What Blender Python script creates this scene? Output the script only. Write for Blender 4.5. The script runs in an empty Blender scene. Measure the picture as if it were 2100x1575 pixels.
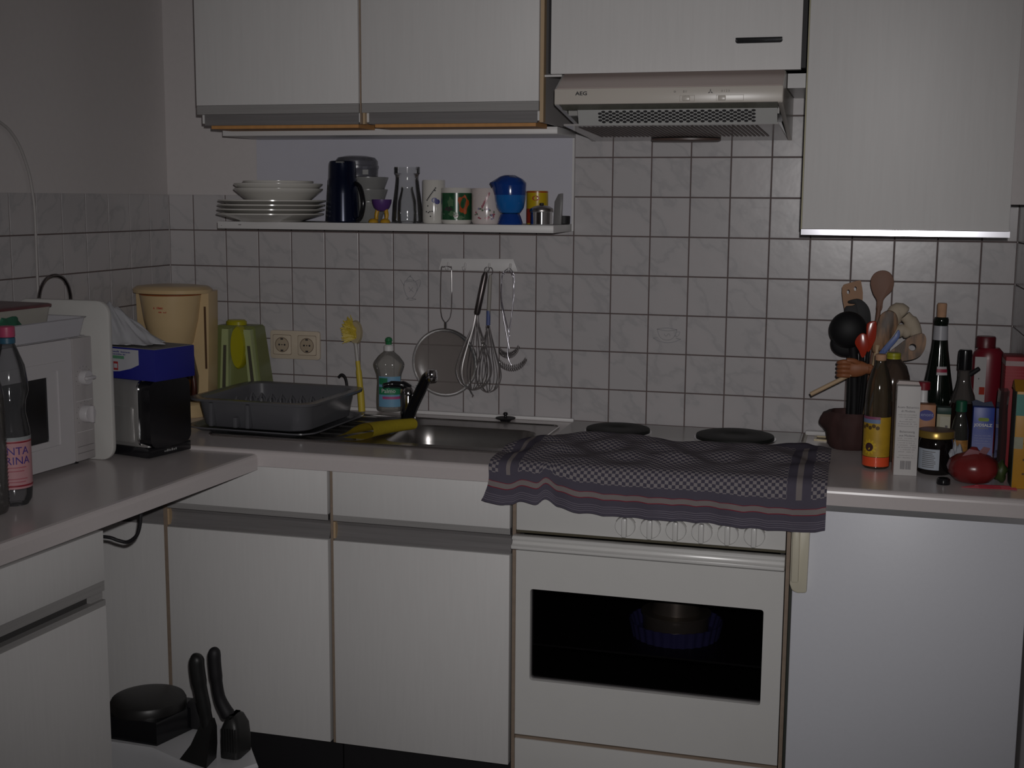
import bpy, bmesh, math, random
from mathutils import Vector, Matrix, Euler
random.seed(7)
S = bpy.context.scene
COL = S.collection

# ------------------------------------------------------------------ camera, world, light, exposure
cd = bpy.data.cameras.new('camera'); cam = bpy.data.objects.new('camera', cd); COL.objects.link(cam)
cd.sensor_width = 36.0; cd.lens = 44.571; cd.clip_start = 0.02; cd.clip_end = 30
cam.location = (1.94634, -3.30338, 1.49213); cam.rotation_euler = (1.426677, -0.007275, 0.270419)
S.camera = cam
wd = bpy.data.worlds.new('world'); S.world = wd; wd.use_nodes = True
wd.node_tree.nodes['Background'].inputs[0].default_value = (0.9, 0.95, 1.0, 1)
wd.node_tree.nodes['Background'].inputs[1].default_value = 0.02
fl = bpy.data.lights.new('camera_flash', 'SPOT'); fl.energy = 91; fl.color = (1.0, 0.975, 0.97)
fl.spot_size = math.radians(72); fl.spot_blend = 1.0; fl.shadow_soft_size = 0.012
flo = bpy.data.objects.new('camera_flash', fl); COL.objects.link(flo)
flo.location = cam.location + Vector((0.034, 0.0, 0.065)); flo.rotation_euler = cam.rotation_euler
S.view_settings.view_transform = 'Standard'; S.view_settings.look = 'None'
S.view_settings.gamma = 1.0; S.view_settings.use_curve_mapping = False; S.view_settings.exposure = 0.0

# ------------------------------------------------------------------ helpers
PI = math.pi
_m = {}
def mat(name, col, rough=.5, metal=0.0, var=.05, scale=25, bump=0.0, stretch=(1,1,1), spec=.5, coat=0.0, hard=0):
    if name in _m: return _m[name]
    m = bpy.data.materials.new(name); m.use_nodes = True; nt = m.node_tree; b = nt.nodes['Principled BSDF']
    b.inputs['Roughness'].default_value = rough; b.inputs['Metallic'].default_value = metal
    b.inputs['Specular IOR Level'].default_value = spec; b.inputs['Coat Weight'].default_value = coat
    tc = nt.nodes.new('ShaderNodeTexCoord'); mp = nt.nodes.new('ShaderNodeMapping'); mp.inputs['Scale'].default_value = stretch
    nz = nt.nodes.new('ShaderNodeTexNoise'); nz.inputs['Scale'].default_value = scale; nz.inputs['Detail'].default_value = 4
    mx = nt.nodes.new('ShaderNodeMix'); mx.data_type = 'RGBA'
    mx.inputs[6].default_value = tuple(max(0, c*(1-var)) for c in col)+(1,); mx.inputs[7].default_value = tuple(min(1, c*(1+var)) for c in col)+(1,)
    L = nt.links.new
    L(tc.outputs['Object'], mp.inputs[0]); L(mp.outputs[0], nz.inputs['Vector']); 
    if hard:
        mr = nt.nodes.new('ShaderNodeMapRange'); mr.inputs[1].default_value = .5-hard; mr.inputs[2].default_value = .5+hard; L(nz.outputs[0], mr.inputs[0]); L(mr.outputs[0], mx.inputs[0])
    else: L(nz.outputs[0], mx.inputs[0])
    L(mx.outputs[2], b.inputs['Base Color'])
    if bump:
        bp = nt.nodes.new('ShaderNodeBump'); bp.inputs['Strength'].default_value = bump; bp.inputs['Distance'].default_value = .002
        L(nz.outputs[0], bp.inputs['Height']); L(bp.outputs[0], b.inputs['Normal'])
    _m[name] = m; return m
def thin(name, col, rough=.04, gl=1.0, body=0.0, bodycol=None):
    """thin clear glass or plastic: tinted see-through mixed with a sharp reflection and a little body colour"""
    if name in _m: return _m[name]
    m = bpy.data.materials.new(name); m.use_nodes = True; nt = m.node_tree; nt.nodes.remove(nt.nodes['Principled BSDF'])
    out = nt.nodes['Material Output']; tr = nt.nodes.new('ShaderNodeBsdfTransparent'); tr.inputs[0].default_value = col+(1,)
    df = nt.nodes.new('ShaderNodeBsdfDiffuse'); df.inputs[0].default_value = (bodycol or col)+(1,)
    g = nt.nodes.new('ShaderNodeBsdfGlossy'); g.inputs['Roughness'].default_value = rough
    lw = nt.nodes.new('ShaderNodeFresnel'); lw.inputs[0].default_value = 1.3 + .2*gl
    m1 = nt.nodes.new('ShaderNodeMixShader'); m1.inputs[0].default_value = body; m2 = nt.nodes.new('ShaderNodeMixShader')
    nz = nt.nodes.new('ShaderNodeTexNoise'); nz.inputs['Scale'].default_value = 12
    bp = nt.nodes.new('ShaderNodeBump'); bp.inputs['Strength'].default_value = .08; bp.inputs['Distance'].default_value = .002
    L = nt.links.new
    L(nz.outputs[0], bp.inputs['Height']); L(bp.outputs[0], g.inputs['Normal'])
    L(tr.outputs[0], m1.inputs[1]); L(df.outputs[0], m1.inputs[2]); L(lw.outputs[0], m2.inputs[0]); L(m1.outputs[0], m2.inputs[1]); L(g.outputs[0], m2.inputs[2]); L(m2.outputs[0], out.inputs[0])
    _m[name] = m; return m

def wm(o):
    b = Matrix.LocRotScale(o.location, o.rotation_euler, o.scale)
    return wm(o.parent) @ b if o.parent else b
def link(name, bm, m, parent=None, smooth=False, local=False, sharp=35):
    me = bpy.data.meshes.new(name)
    bmesh.ops.recalc_face_normals(bm, faces=bm.faces[:])
    bm.to_mesh(me); bm.free()
    if smooth:
        me.polygons.foreach_set('use_smooth', [True]*len(me.polygons))
        try: me.set_sharp_from_angle(angle=math.radians(sharp))
        except Exception: pass
    if parent is not None and not local: me.transform(wm(parent).inverted())
    if isinstance(m, (list, tuple)):
        for k in m: me.materials.append(k)
    else: me.materials.append(m)
    o = bpy.data.objects.new(name, me); COL.objects.link(o); o.parent = parent
    return o
def tag(o, label, cat, group=None, kind=None):
    o['label'] = label; o['category'] = cat
    if group: o['group'] = group
    if kind: o['kind'] = kind
    return o
def thing(name, label, cat, loc=(0,0,0), rz=0, group=None):
    o = bpy.data.objects.new(name, None); COL.objects.link(o); o.empty_display_size = .05
    o.location = loc; o.rotation_euler = (0,0,rz); return tag(o, label, cat, group)
def abox(bm, x0,x1,y0,y1,z0,z1, bev=0, seg=2):
    vs = [bm.verts.new((x,y,z)) for x in (x0,x1) for y in (y0,y1) for z in (z0,z1)]
    fs = [bm.faces.new([vs[i] for i in q]) for q in ((0,1,3,2),(4,6,7,5),(0,4,5,1),(2,3,7,6),(0,2,6,4),(1,5,7,3))]
    if bev:
        es = list({e for f in fs for e in f.edges})
        bmesh.ops.bevel(bm, geom=es, offset=bev, segments=seg, profile=.5, affect='EDGES', clamp_overlap=True)
def B(name, p, m, x0,x1,y0,y1,z0,z1, bev=0, seg=2, local=False):
    bm = bmesh.new(); abox(bm,x0,x1,y0,y1,z0,z1,bev,seg)
    return link(name, bm, m, p, bev > 0, local)
def alathe(bm, prof, cx=0, cy=0, seg=32, sx=1, sy=1, a0=0, a1=2*PI):
    full = abs(a1-a0-2*PI) < 1e-6; n = seg if full else seg+1; rings = []
    for r, z in prof:
        if r <= 1e-6: rings.append([bm.verts.new((cx,cy,z))])
        else: rings.append([bm.verts.new((cx+sx*r*math.cos(a0+(a1-a0)*i/seg), cy+sy*r*math.sin(a0+(a1-a0)*i/seg), z)) for i in range(n)])
    for a, b in zip(rings, rings[1:]):
        for i in range(seg):
            j = (i+1) % n
            q = []
            for v in ((a[i] if len(a)>1 else a[0]), (a[j] if len(a)>1 else a[0]), (b[j] if len(b)>1 else b[0]), (b[i] if len(b)>1 else b[0])):
                if v not in q: q.append(v)
            if len(q) >= 3:
                try: bm.faces.new(q)
                except ValueError: pass
def LA(name, p, m, prof, cx=0, cy=0, seg=32, local=False, sx=1, sy=1, sharp=35):
    bm = bmesh.new(); alathe(bm, prof, cx, cy, seg, sx, sy); return link(name, bm, m, p, True, local, sharp)
def atube(bm, pts, r, seg=8, closed=False):
    pts = [Vector(q) for q in pts]; n = len(pts); rs = r if isinstance(r, (list,tuple)) else [r]*n
    T = []
    for i in range(n):
        a = pts[i-1] if (i or closed) else pts[i]; b = pts[(i+1) % n] if (i < n-1 or closed) else pts[i]
        t = (b-a); T.append(t.normalized() if t.length else Vector((0,0,1)))
    u = T[0].orthogonal().normalized(); rings = []
    for i in range(n):
        u = (u - T[i]*u.dot(T[i]))
        u = u.normalized() if u.length > 1e-6 else T[i].orthogonal().normalized()
        v = T[i].cross(u)
        rings.append([bm.verts.new(pts[i]+rs[i]*(u*math.cos(2*PI*k/seg)+v*math.sin(2*PI*k/seg))) for k in range(seg)])
    m = n if closed else n-1
    for i in range(m):
        a, b = rings[i], rings[(i+1) % n]
        off = 0
        if closed and i == n-1: off = min(range(seg), key=lambda s: (a[0].co-b[s].co).length)
        for k in range(seg): bm.faces.new((a[k], a[(k+1)%seg], b[(k+1+off)%seg], b[(k+off)%seg]))
    if not closed:
        bm.faces.new(rings[0]); bm.faces.new(rings[-1])
def TU(name, p, m, pts, r, seg=8, closed=False, local=False):
    bm = bmesh.new(); atube(bm, pts, r, seg, closed); return link(name, bm, m, p, True, local, 60)
def smoothpts(pts, n=6, closed=False):
    P = [Vector(q) for q in pts]; out = []; k = len(P)
    for i in range(k if closed else k-1):
        g = lambda j: P[j % k] if closed else P[max(0, min(k-1, j))]
        a,b,c,d = g(i-1),g(i),g(i+1),g(i+2)
        for s in range(n):
            t = s/n
            out.append(.5*((2*b)+(c-a)*t+(2*a-5*b+4*c-d)*t*t+(3*b-a-3*c+d)*t**3))
    if not closed: out.append(P[-1])
    return out
def aprism(bm, poly, axis, a0, a1, holes=(), bev=0, seg=2):
    def pt(q, a): return {'y': (q[0],a,q[1]), 'x': (a,q[0],q[1]), 'z': (q[0],q[1],a)}[axis]
    ed = []
    for lp in (poly,)+tuple(holes):
        vs = [bm.verts.new(pt(q,a0)) for q in lp]; ed += [bm.edges.new((vs[i], vs[(i+1)%len(vs)])) for i in range(len(vs))]
    if holes:
        r = bmesh.ops.triangle_fill(bm, use_beauty=True, use_dissolve=False, edges=ed); fs = [g for g in r['geom'] if isinstance(g, bmesh.types.BMFace)]
    else: fs = [bm.faces.new([e.verts[0] for e in ed])]
    r = bmesh.ops.extrude_face_region(bm, geom=fs); nv = [g for g in r['geom'] if isinstance(g, bmesh.types.BMVert)]
    d = Vector(pt((0,0),a1))-Vector(pt((0,0),a0)); bmesh.ops.translate(bm, verts=nv, vec=d)
    if bev and not holes:
        es = [e for f in bm.faces for e in f.edges if e.calc_face_angle(0) > .5]
        bmesh.ops.bevel(bm, geom=list(set(es)), offset=bev, segments=seg, profile=.5, affect='EDGES', clamp_overlap=True)
def PR(name, p, m, poly, axis, a0, a1, holes=(), bev=0, local=False, smooth=None, seg=2):
    bm = bmesh.new(); aprism(bm, poly, axis, a0, a1, holes, bev, seg); return link(name, bm, m, p, bool(bev) if smooth is None else smooth, local)
def rrect(x0,x1,y0,y1,r,n=5):
    out = []
    for cx,cy,a in ((x1-r,y1-r,0),(x0+r,y1-r,90),(x0+r,y0+r,180),(x1-r,y0+r,270)):
        for i in range(n+1):
            t = math.radians(a+90*i/n); out.append((cx+r*math.cos(t), cy+r*math.sin(t)))
    return out
def circ(cx,cy,r,n=24,sy=1): return [(cx+r*math.cos(2*PI*i/n), cy+sy*r*math.sin(2*PI*i/n)) for i in range(n)]
def aloft(bm, rings, cap0=True, cap1=True):
    R = [[bm.verts.new(v) for v in r] for r in rings]; n = len(R[0])
    for a,b in zip(R,R[1:]):
        for i in range(n): bm.faces.new((a[i],a[(i+1)%n],b[(i+1)%n],b[i]))
    if cap0: bm.faces.new(R[0])
    if cap1: bm.faces.new(R[-1])
def LO(name, p, m, rings, cap0=True, cap1=True, local=False, sharp=40):
    bm = bmesh.new(); aloft(bm, rings, cap0, cap1); return link(name, bm, m, p, True, local, sharp)
def patch(name, p, m, r, cx, cy, a0, a1, z0, z1, n=12, local=False, rt=None):
    """thin label wrapped round an upright bottle; angle 0 faces -Y, positive towards +X"""
    bm = bmesh.new(); rt = rt or r; lo=[]; hi=[]
    for i in range(n+1):
        a = a0+(a1-a0)*i/n; lo.append(bm.verts.new((cx+r*math.sin(a), cy-r*math.cos(a), z0))); hi.append(bm.verts.new((cx+rt*math.sin(a), cy-rt*math.cos(a), z1)))
    for i in range(n): bm.faces.new((lo[i],lo[i+1],hi[i+1],hi[i]))
    return link(name, bm, m, p, True, local)
def textmesh(s, size, extrude=.0002, spacing=1.0, bold=0.0):
    c = bpy.data.curves.new('lettering', 'FONT'); c.body = s; c.size = size; c.extrude = extrude; c.align_x = 'CENTER'; c.align_y = 'CENTER'; c.resolution_u = 2; c.space_character = spacing; c.offset = bold
    t = bpy.data.objects.new('lettering', c); COL.objects.link(t); me = bpy.data.meshes.new_from_object(t)
    bpy.data.objects.remove(t); bpy.data.curves.remove(c); return me
def text(p, m, s, size, at, rot=(PI/2,0,0), sx=1.0, local=False, name='lettering', bold=0.0):
    me = textmesh(s, size, bold=bold); me.transform(Matrix.Translation(at) @ Euler(rot).to_matrix().to_4x4() @ Matrix.Diagonal((sx,1,1,1)))
    if p is not None and not local: me.transform(wm(p).inverted())
    me.materials.clear(); me.materials.append(m); o = bpy.data.objects.new(name, me); COL.objects.link(o); o.parent = p; return o
def wraptext(p, m, s, size, r, cx, cy, a, z, sx=1.0, rot=0, name='lettering'):
    me = textmesh(s, size, .0001); me.transform(Matrix.Rotation(rot,4,'Z') @ Matrix.Diagonal((sx,1,1,1)))
    for v in me.vertices:
        t = a + v.co.x/r; rr = r+.0004+v.co.z; y = v.co.y; v.co = (cx+rr*math.sin(t), cy-rr*math.cos(t), z+y)
    if p is not None: me.transform(wm(p).inverted())
    me.materials.clear(); me.materials.append(m); o = bpy.data.objects.new(name, me); COL.objects.link(o); o.parent = p; return o
def scribble(p, m, x0, x1, y, z, h, seed=1, axis='y', local=False, name='small_print'):
    """a line of illegible small print: a row of tiny strokes"""
    bm = bmesh.new(); rn = random.Random(seed); x = x0
    while x < x1:
        w = rn.uniform(.3,.9)*h; a = rn.uniform(.55,1.0)*h
        if rn.random() > .16:
            q = ((x,y,z),(min(x+w,x1),y,z),(min(x+w,x1),y,z+a),(x,y,z+a)) if axis == 'y' else ((y,x,z),(y,min(x+w,x1),z),(y,min(x+w,x1),z+a),(y,x,z+a))
            bm.faces.new([bm.verts.new(v) for v in q])
        x += w+.25*h
    return link(name, bm, m, p, local=local)
def facing(x, y): return math.atan2(cam.location.x-x, -(cam.location.y-y))

# ------------------------------------------------------------------ materials
plaster = mat('plaster', (.60,.565,.56), .9, var=.03, scale=60, bump=.15)
laminate = mat('white_laminate', (.68,.668,.66), .5, var=.05, scale=10, stretch=(14,14,.8), bump=.05)
plain = mat('white_melamine', (.67,.655,.65), .4, var=.02)
fridgew = mat('fridge_white', (.69,.70,.75), .42, var=.02, scale=120, bump=.05)
edgewood = mat('edge_wood', (.27,.205,.155), .6, var=.2, scale=12, stretch=(1,1,6))
orangewood = mat('orange_wood', (.55,.27,.09), .6, var=.2, scale=10, stretch=(6,1,1))
railgrey = mat('grip_rail_grey', (.19,.18,.18), .45, var=.25, scale=8, stretch=(.6,.6,26))
raillight = mat('grip_rail_pale', (.30,.29,.285), .45, var=.15, scale=8, stretch=(.6,.6,26))
topmat = mat('worktop', (.60,.55,.545), .22, var=.03, scale=150)
black = mat('matt_black', (.012,.011,.013), .6, var=.2)
gloss_black = mat('gloss_black', (.008,.008,.01), .18, var=.1)
enamel = mat('white_enamel', (.66,.652,.635), .25, var=.02)
cream = mat('cream_plastic', (.62,.58,.46), .35, var=.03)
beige = mat('beige_plastic', (.60,.44,.24), .3, var=.03)
alu = mat('aluminium', (.75,.75,.77), .25, 1.0, var=.05, stretch=(1,20,20))
steel = mat('sink_steel', (.40,.385,.375), .30, 1.0, var=.12, scale=40)
chrome = mat('chrome', (.75,.75,.76), .08, 1.0, var=.02)
wire = mat('steel_wire', (.58,.56,.56), .28, 1.0, var=.05)
grey_pl = mat('grey_plastic', (.105,.105,.115), .24, var=.05)
ceramic = mat('ceramic', (.62,.60,.56), .15, var=.02)
dark_floor = mat('dark_floor', (.012,.010,.012), .5, var=.3)
printgrey = mat('print_grey', (.25,.25,.265), .4)
inkblack = mat('ink_black', (.02,.02,.025), .6)
inkgrey = mat('ink_grey', (.16,.15,.15), .7)
woodspoon = mat('spoon_wood', (.20,.10,.065), .6, var=.2, scale=30, stretch=(1,1,.2))
olive = mat('olive_wood', (.155,.08,.036), .5, var=.62, scale=30, stretch=(3,1,.5), hard=.1)
bamboo = mat('orange_spatula_wood', (.27,.115,.03), .5, var=.15, scale=20)
palewood = mat('pale_wood', (.50,.36,.22), .6, var=.1, scale=30)
cork = mat('cork', (.48,.28,.17), .9, var=.2, scale=90)

def tilemat():
    m = bpy.data.materials.new('marbled_tile'); m.use_nodes = True; nt = m.node_tree; b = nt.nodes['Principled BSDF']; L = nt.links.new
    b.inputs['Roughness'].default_value = .26; b.inputs['Specular IOR Level'].default_value = .35
    tc = nt.nodes.new('ShaderNodeTexCoord'); oi = nt.nodes.new('ShaderNodeObjectInfo'); mu = nt.nodes.new('ShaderNodeMath'); mu.operation = 'MULTIPLY'; mu.inputs[1].default_value = 37
    ad = nt.nodes.new('ShaderNodeVectorMath'); ad.operation = 'ADD'
    L(oi.outputs['Random'], mu.inputs[0]); L(tc.outputs['Object'], ad.inputs[0]); L(mu.outputs[0], ad.inputs[1])
    m0 = nt.nodes.new('ShaderNodeMapping'); m0.inputs['Rotation'].default_value = (.75,.75,0); mp = nt.nodes.new('ShaderNodeMapping'); mp.inputs['Scale'].default_value = (1.3,1.3,.28); L(ad.outputs[0], m0.inputs[0]); L(m0.outputs[0], mp.inputs[0])
    nz = nt.nodes.new('ShaderNodeTexNoise'); nz.inputs['Scale'].default_value = 8.5; nz.inputs['Detail'].default_value = 4; nz.inputs['Distortion'].default_value = .1; L(mp.outputs[0], nz.inputs['Vector'])
    cr = nt.nodes.new('ShaderNodeValToRGB'); e = cr.color_ramp.elements
    e[0].position = .42; e[0].color = (.50,.475,.48,1); e[1].position = .60; e[1].color = (.48,.46,.465,1)
    k = cr.color_ramp.elements.new(.485); k.color = (.485,.465,.47,1); k = cr.color_ramp.elements.new(.515); k.color = (.425,.41,.418,1); k = cr.color_ramp.elements.new(.56); k.color = (.485,.465,.47,1)
    L(nz.outputs[0], cr.inputs[0]); L(cr.outputs[0], b.inputs['Base Color'])
    n2 = nt.nodes.new('ShaderNodeTexNoise'); n2.inputs['Scale'].default_value = 30; bp = nt.nodes.new('ShaderNodeBump'); bp.inputs['Strength'].default_value = .12; bp.inputs['Distance'].default_value = .002
    L(ad.outputs[0], n2.inputs['Vector']); L(n2.outputs[0], bp.inputs['Height']); L(bp.outputs[0], b.inputs['Normal'])
    return m
tile_m = tilemat(); grout_m = mat('grout', (.13,.098,.094), .9, var=.2, scale=80)

# ------------------------------------------------------------------ room shell
RX, RY, RZ = 2.302, -4.2, 2.5
def struct(o): o['kind'] = 'structure'; return o
wb = struct(B('wall_back', None, plaster, -.12, RX+.12, .004, .12, 0, RZ)); wb['label'] = 'pale plastered back wall with white marbled tiles'
wl = struct(B('wall_left', None, plaster, -.12, -.004, RY, .004, 0, RZ)); wl['label'] = 'pale plastered left wall with a band of tiles'
wr = struct(B('wall_right', None, plaster, RX+.004, RX+.12, RY, .004, 0, RZ)); wr['label'] = 'narrow sliver of tiled right wall'
wq = struct(B('wall_rear', None, plaster, -.12, RX+.12, RY-.12, RY, 0, RZ)); wq['label'] = 'plastered rear wall behind the viewer'
ff = struct(B('floor', None, dark_floor, -.12, RX+.12, RY-.12, .12, -.05, 0)); ff['label'] = 'dark kitchen floor'
cc = struct(B('ceiling', None, plaster, -.12, RX+.12, RY-.12, .12, RZ, RZ+.05)); cc['label'] = 'pale ceiling'
T, J = .102, .0027
GX0, R0 = 1.2008, 1.6038
_tm = {}
def tilemesh(w, h, axis):
    k = (round(w,4), round(h,4), axis)
    if k not in _tm:
        bm = bmesh.new()
        if axis == 'y': abox(bm, -w/2,w/2, 0,.0052, -h/2,h/2)
        else:
            s = 1 if axis == 'x+' else -1
            abox(bm, min(0,-s*.0052),max(0,-s*.0052), -w/2,w/2, -h/2,h/2)
        front = [e for e in bm.edges if all(abs(v.co.y if axis=='y' else v.co.x) < 1e-6 for v in e.verts)]
        bmesh.ops.bevel(bm, geom=front, offset=.0014, segments=2, profile=.5, affect='EDGES')
        bmesh.ops.recalc_face_normals(bm, faces=bm.faces[:])
        me = bpy.data.meshes.new('tile'); bm.to_mesh(me); bm.free(); me.materials.append(tile_m)
        _tm[k] = me
    return _tm[k]
def puttile(parent, axis, c0, c1, z0, z1, plane):
    w, h = c1-c0-J, z1-z0-J
    if w < .012 or h < .012: return None
    o = bpy.data.objects.new('tile', tilemesh(w, h, axis)); COL.objects.link(o); o.parent = parent
    o.location = ((c0+c1)/2, plane, (z0+z1)/2) if axis == 'y' else (plane, (c0+c1)/2, (z0+z1)/2)
    return o
rows = [R0-T*i for i in range(-2, 8)]            # grout line heights
xs = [0.0]+[GX0+T*i for i in range(-11, 11)]+[RX]
tiles = {}
for ri in range(len(rows)-1):
    z1, z0 = rows[ri], max(rows[ri+1], .902)
    for ci in range(len(xs)-1):
        if ri < 3 and not (ci >= 12 and ci <= 18): continue
        if z1-z0 > .02: tiles[(ri,ci)] = puttile(wb, 'y', xs[ci], xs[ci+1], z0, z1, 0.0)
B('grout', wb, grout_m, 0, RX, .0016, .0045, .88, 1.5002); B('grout', wb, grout_m, GX0+.001, GX0+7*T, .0016, .0045, 1.5002, rows[0])
ys = [0.0, -.103]+[-.103-T*i for i in range(1, 16)]
for ri in range(3, len(rows)-1):
    z1, z0 = rows[ri], max(rows[ri+1], .902)
    for a, b in zip(ys, ys[1:]): puttile(wl, 'x+', b, a, z0, z1, 0.0)
    for a, b in zip(ys[:8], ys[1:8]): puttile(wr, 'x-', b, a, z0, z1, RX)
B('grout', wl, grout_m, -.0045, -.0016, ys[-1], 0, .88, 1.5002); B('grout', wr, grout_m, RX+.0016, RX+.0045, ys[7], 0, .88, 1.5002)

def ribbon(bm, pts, w, y):
    for a, b in zip(pts, pts[1:]):
        a = Vector(a); b = Vector(b); n = Vector((-(b-a).y, (b-a).x)); n = n.normalized()*w/2 if n.length else n
        q = [bm.verts.new((s.x, y, s.y)) for s in (a-n, b-n, b+n, a+n)]; bm.faces.new(q)
def decor(tile, name, strokes):
    bm = bmesh.new()
    for st in strokes: ribbon(bm, [(p.x, p.y) for p in smoothpts([(a,b,0) for a,b in st], 6)], .0013, -.0004)
    return link(name, bm, printgrey, tile, local=True)
k = .001
pot = [[(-16*k,22*k),(-20*k,5*k),(-14*k,-16*k),(-6*k,-26*k)],[(14*k,22*k),(20*k,6*k),(14*k,-14*k),(4*k,-26*k)],[(-16*k,22*k),(0,25*k),(14*k,22*k)],[(-15*k,19*k),(0,21*k),(14*k,19*k)],
       [(-12*k,23*k),(-7*k,31*k),(-2*k,34*k),(4*k,31*k),(10*k,23*k)],[(-2*k,34*k),(-1*k,38*k),(1*k,34*k)],[(-18*k,8*k),(-24*k,16*k),(-30*k,26*k)],[(16*k,22*k),(27*k,26*k),(28*k,14*k),(18*k,-6*k)],
       [(-12*k,-28*k),(0,-31*k),(16*k,-28*k)],[(-12*k,-28*k),(0,-25*k),(16*k,-28*k)],[(-6*k,6*k),(0,-2*k),(7*k,5*k)],[(-4*k,-8*k),(2*k,-3*k),(8*k,-9*k)]]
decor(tiles[(5,7)], 'teapot_print', pot)
cup = [[(-26*k,14*k),(0,18*k),(26*k,14*k)],[(-26*k,14*k),(0,10*k),(26*k,14*k)],[(-26*k,14*k),(-20*k,-4*k),(-8*k,-13*k),(8*k,-13*k),(20*k,-3*k),(26*k,14*k)],[(25*k,8*k),(34*k,8*k),(28*k,-3*k),(20*k,-2*k)],
       [(-36*k,-10*k),(-20*k,-18*k),(0,-21*k),(20*k,-18*k),(36*k,-10*k)],[(-36*k,-10*k),(-24*k,-9*k)],[(36*k,-10*k),(24*k,-9*k)],[(-8*k,2*k),(-2*k,-4*k),(4*k,3*k),(9*k,-3*k)]]
decor(tiles[(6,14)], 'teacup_print', cup)

# ------------------------------------------------------------------ worktops
ROUND = .012
def worktop_profile(y0, z1, th=.038): # y0 front, rounded nose
    return [(y0, z1-th), (y0, z1-ROUND)] + [(y0+ROUND-ROUND*math.cos(math.radians(a)), z1-ROUND+ROUND*math.sin(math.radians(a))) for a in (22,45,68,90)]
wt = thing('worktop', 'long pale worktop along the back wall with the steel sink set in', 'worktop', (.6,-.3,.862))
SX0,SX1,SY0,SY1 = .375,1.190,-.478,-.098
bm = bmesh.new()
pf = worktop_profile(-.618, .90)
aprism(bm, pf+[(SY0,.90),(SY0,.862)], 'x', .0, 1.211)
abox(bm, .001,SX0,SY0,-.003,.862,.90); abox(bm, SX1,1.211,SY0,-.003,.862,.90); abox(bm, SX0,SX1,SY1,-.003,.862,.90)
link('slab', bm, topmat, wt)
B('wall_strip', wt, plain, .005,1.211,-.014,-.001,.90,.910,.003)

wt2 = thing('worktop', 'short pale worktop above the fridge at the right wall', 'worktop', (2.06,-.3,.862))
bm = bmesh.new(); aprism(bm, worktop_profile(-.618,.90)+[(-.003,.90),(-.003,.862)], 'x', 1.826, RX-.001); link('slab', bm, topmat, wt2)
B('edge_trim', wt2, cream, 1.818,1.8262,-.60,-.004,.868,.902,.002)
B('aluminium_strip', wt2, alu, 1.826,RX-.001,-.612,-.56,.848,.8618)
PR('vent_frame', wt2, mat('brass_beige',(.55,.45,.27),.3), [(1.845,-.085),(2.20,-.085),(2.20,-.030),(1.845,-.030)], 'z', .8995, .904, holes=([(1.851,-.079),(1.851,-.036),(2.194,-.036),(2.194,-.079)],))
B('vent_slot', wt2, mat('vent_dark',(.16,.11,.05),.5), 1.851,2.194,-.079,-.036,.899,.9006)
B('wall_strip', wt2, plain, 1.82,RX-.002,-.018,-.001,.90,.912,.004)

wt3 = thing('worktop', 'pale worktop along the left wall with microwave and toaster on it', 'worktop', (.27,-1.1,.854))
fd = Vector((-.0716,-1)).normalized(); nrm = Vector((1,-.0716)).normalized()
def lp(s, off, z): # a point s metres along the slanted front edge from the corner, off metres inwards
    q = Vector((.580,-.6195)) + fd*s - nrm*off; return (q.x, q.y, z)
rings = []
for off, z in ((.52,.854),(0,.854),(0,.880),(.0016,.8865),(.005,.8905),(.012,.892),(.52,.892)):
    rings.append((off,z))
bm = bmesh.new(); ends = []
for s in (0, 1.25):
    vv = []
    for off, z in rings:
        q = lp(s, off, z)
        if off > .5: q = (.001, -.6195 if s == 0 else lp(s,0,0)[1], z)
        elif s == 0: q = (q[0], -.6195, z)
        vv.append(bm.verts.new(q))
    ends.append(vv)
for i in range(len(rings)): bm.faces.new((ends[0][i], ends[0][(i+1)%len(rings)], ends[1][(i+1)%len(rings)], ends[1][i]))
bm.faces.new(ends[0]); bm.faces.new(ends[1]); link('slab', bm, topmat, wt3)

# ------------------------------------------------------------------ base cabinets of the back wall
def rail_profile(zt, zb, yf=-.600): # hollow grip rail between drawer front and door, (y,z)
    return [(yf+.004,zt),(yf+.004,zt-.014),(yf+.012,zt-.018),(yf+.016,zt-.026),(yf+.016,zb+.020),(yf+.012,zb+.010),(yf+.006,zb+.001),(yf+.034,zb),(yf+.034,zt)]
def base_cabinet(x0, x1, label, first):
    c = thing('base_cabinet', label, 'cabinet', ((x0+x1)/2,-.3,0))
    B('body', c, plain, x0,x1,-.562,-.02,.185,.860 if first else .755)
    B('plinth', c, black, x0,x1,-.535,-.50,0,.184)
    B('drawer_front', c, laminate, x0+.006,x1-.004,-.600,-.575,.752,.8575,.001)
    PR('grip_rail', c, [railgrey], rail_profile(.7515,.6905), 'x', x0+.004, x1-.003)
    B('rail_lip', c, raillight, x0+.004,x1-.003,-.598,-.590,.738,.7517)
    B('door', c, laminate, x0+.006,x1-.004,-.600,-.575,.185,.690,.001)
    B('side_edge', c, edgewood, x0-.0005,x0+.006,-.5985,-.573,.185,.858)
    B('rail_end', c, palewood, x0+.004,x0+.011,-.597,-.572,.695,.735)
    return c
base_cabinet(.316,.753,'white base cabinet with drawer and door in the corner under the dish drainer', True)
base_cabinet(.757,1.201,'white base cabinet with drawer and door under the sink next to the oven', False)
cb = thing('corner_panel', 'shadowed white blank panel in the corner behind the black cable', 'cabinet', (.15,-.3,0))
B('panel', cb, laminate, .006,.306,-.588,-.57,.185,.690); B('body', cb, plain, .006,.312,-.569,-.02,.185,.858)
B('grip_rail', cb, railgrey, .006,.310,-.580,-.57,.6925,.760); B('plinth', cb, black, .006,.312,-.535,-.50,0,.184)
B('side_edge', cb, edgewood, .3065,.3152,-.590,-.57,.185,.858)

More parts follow.
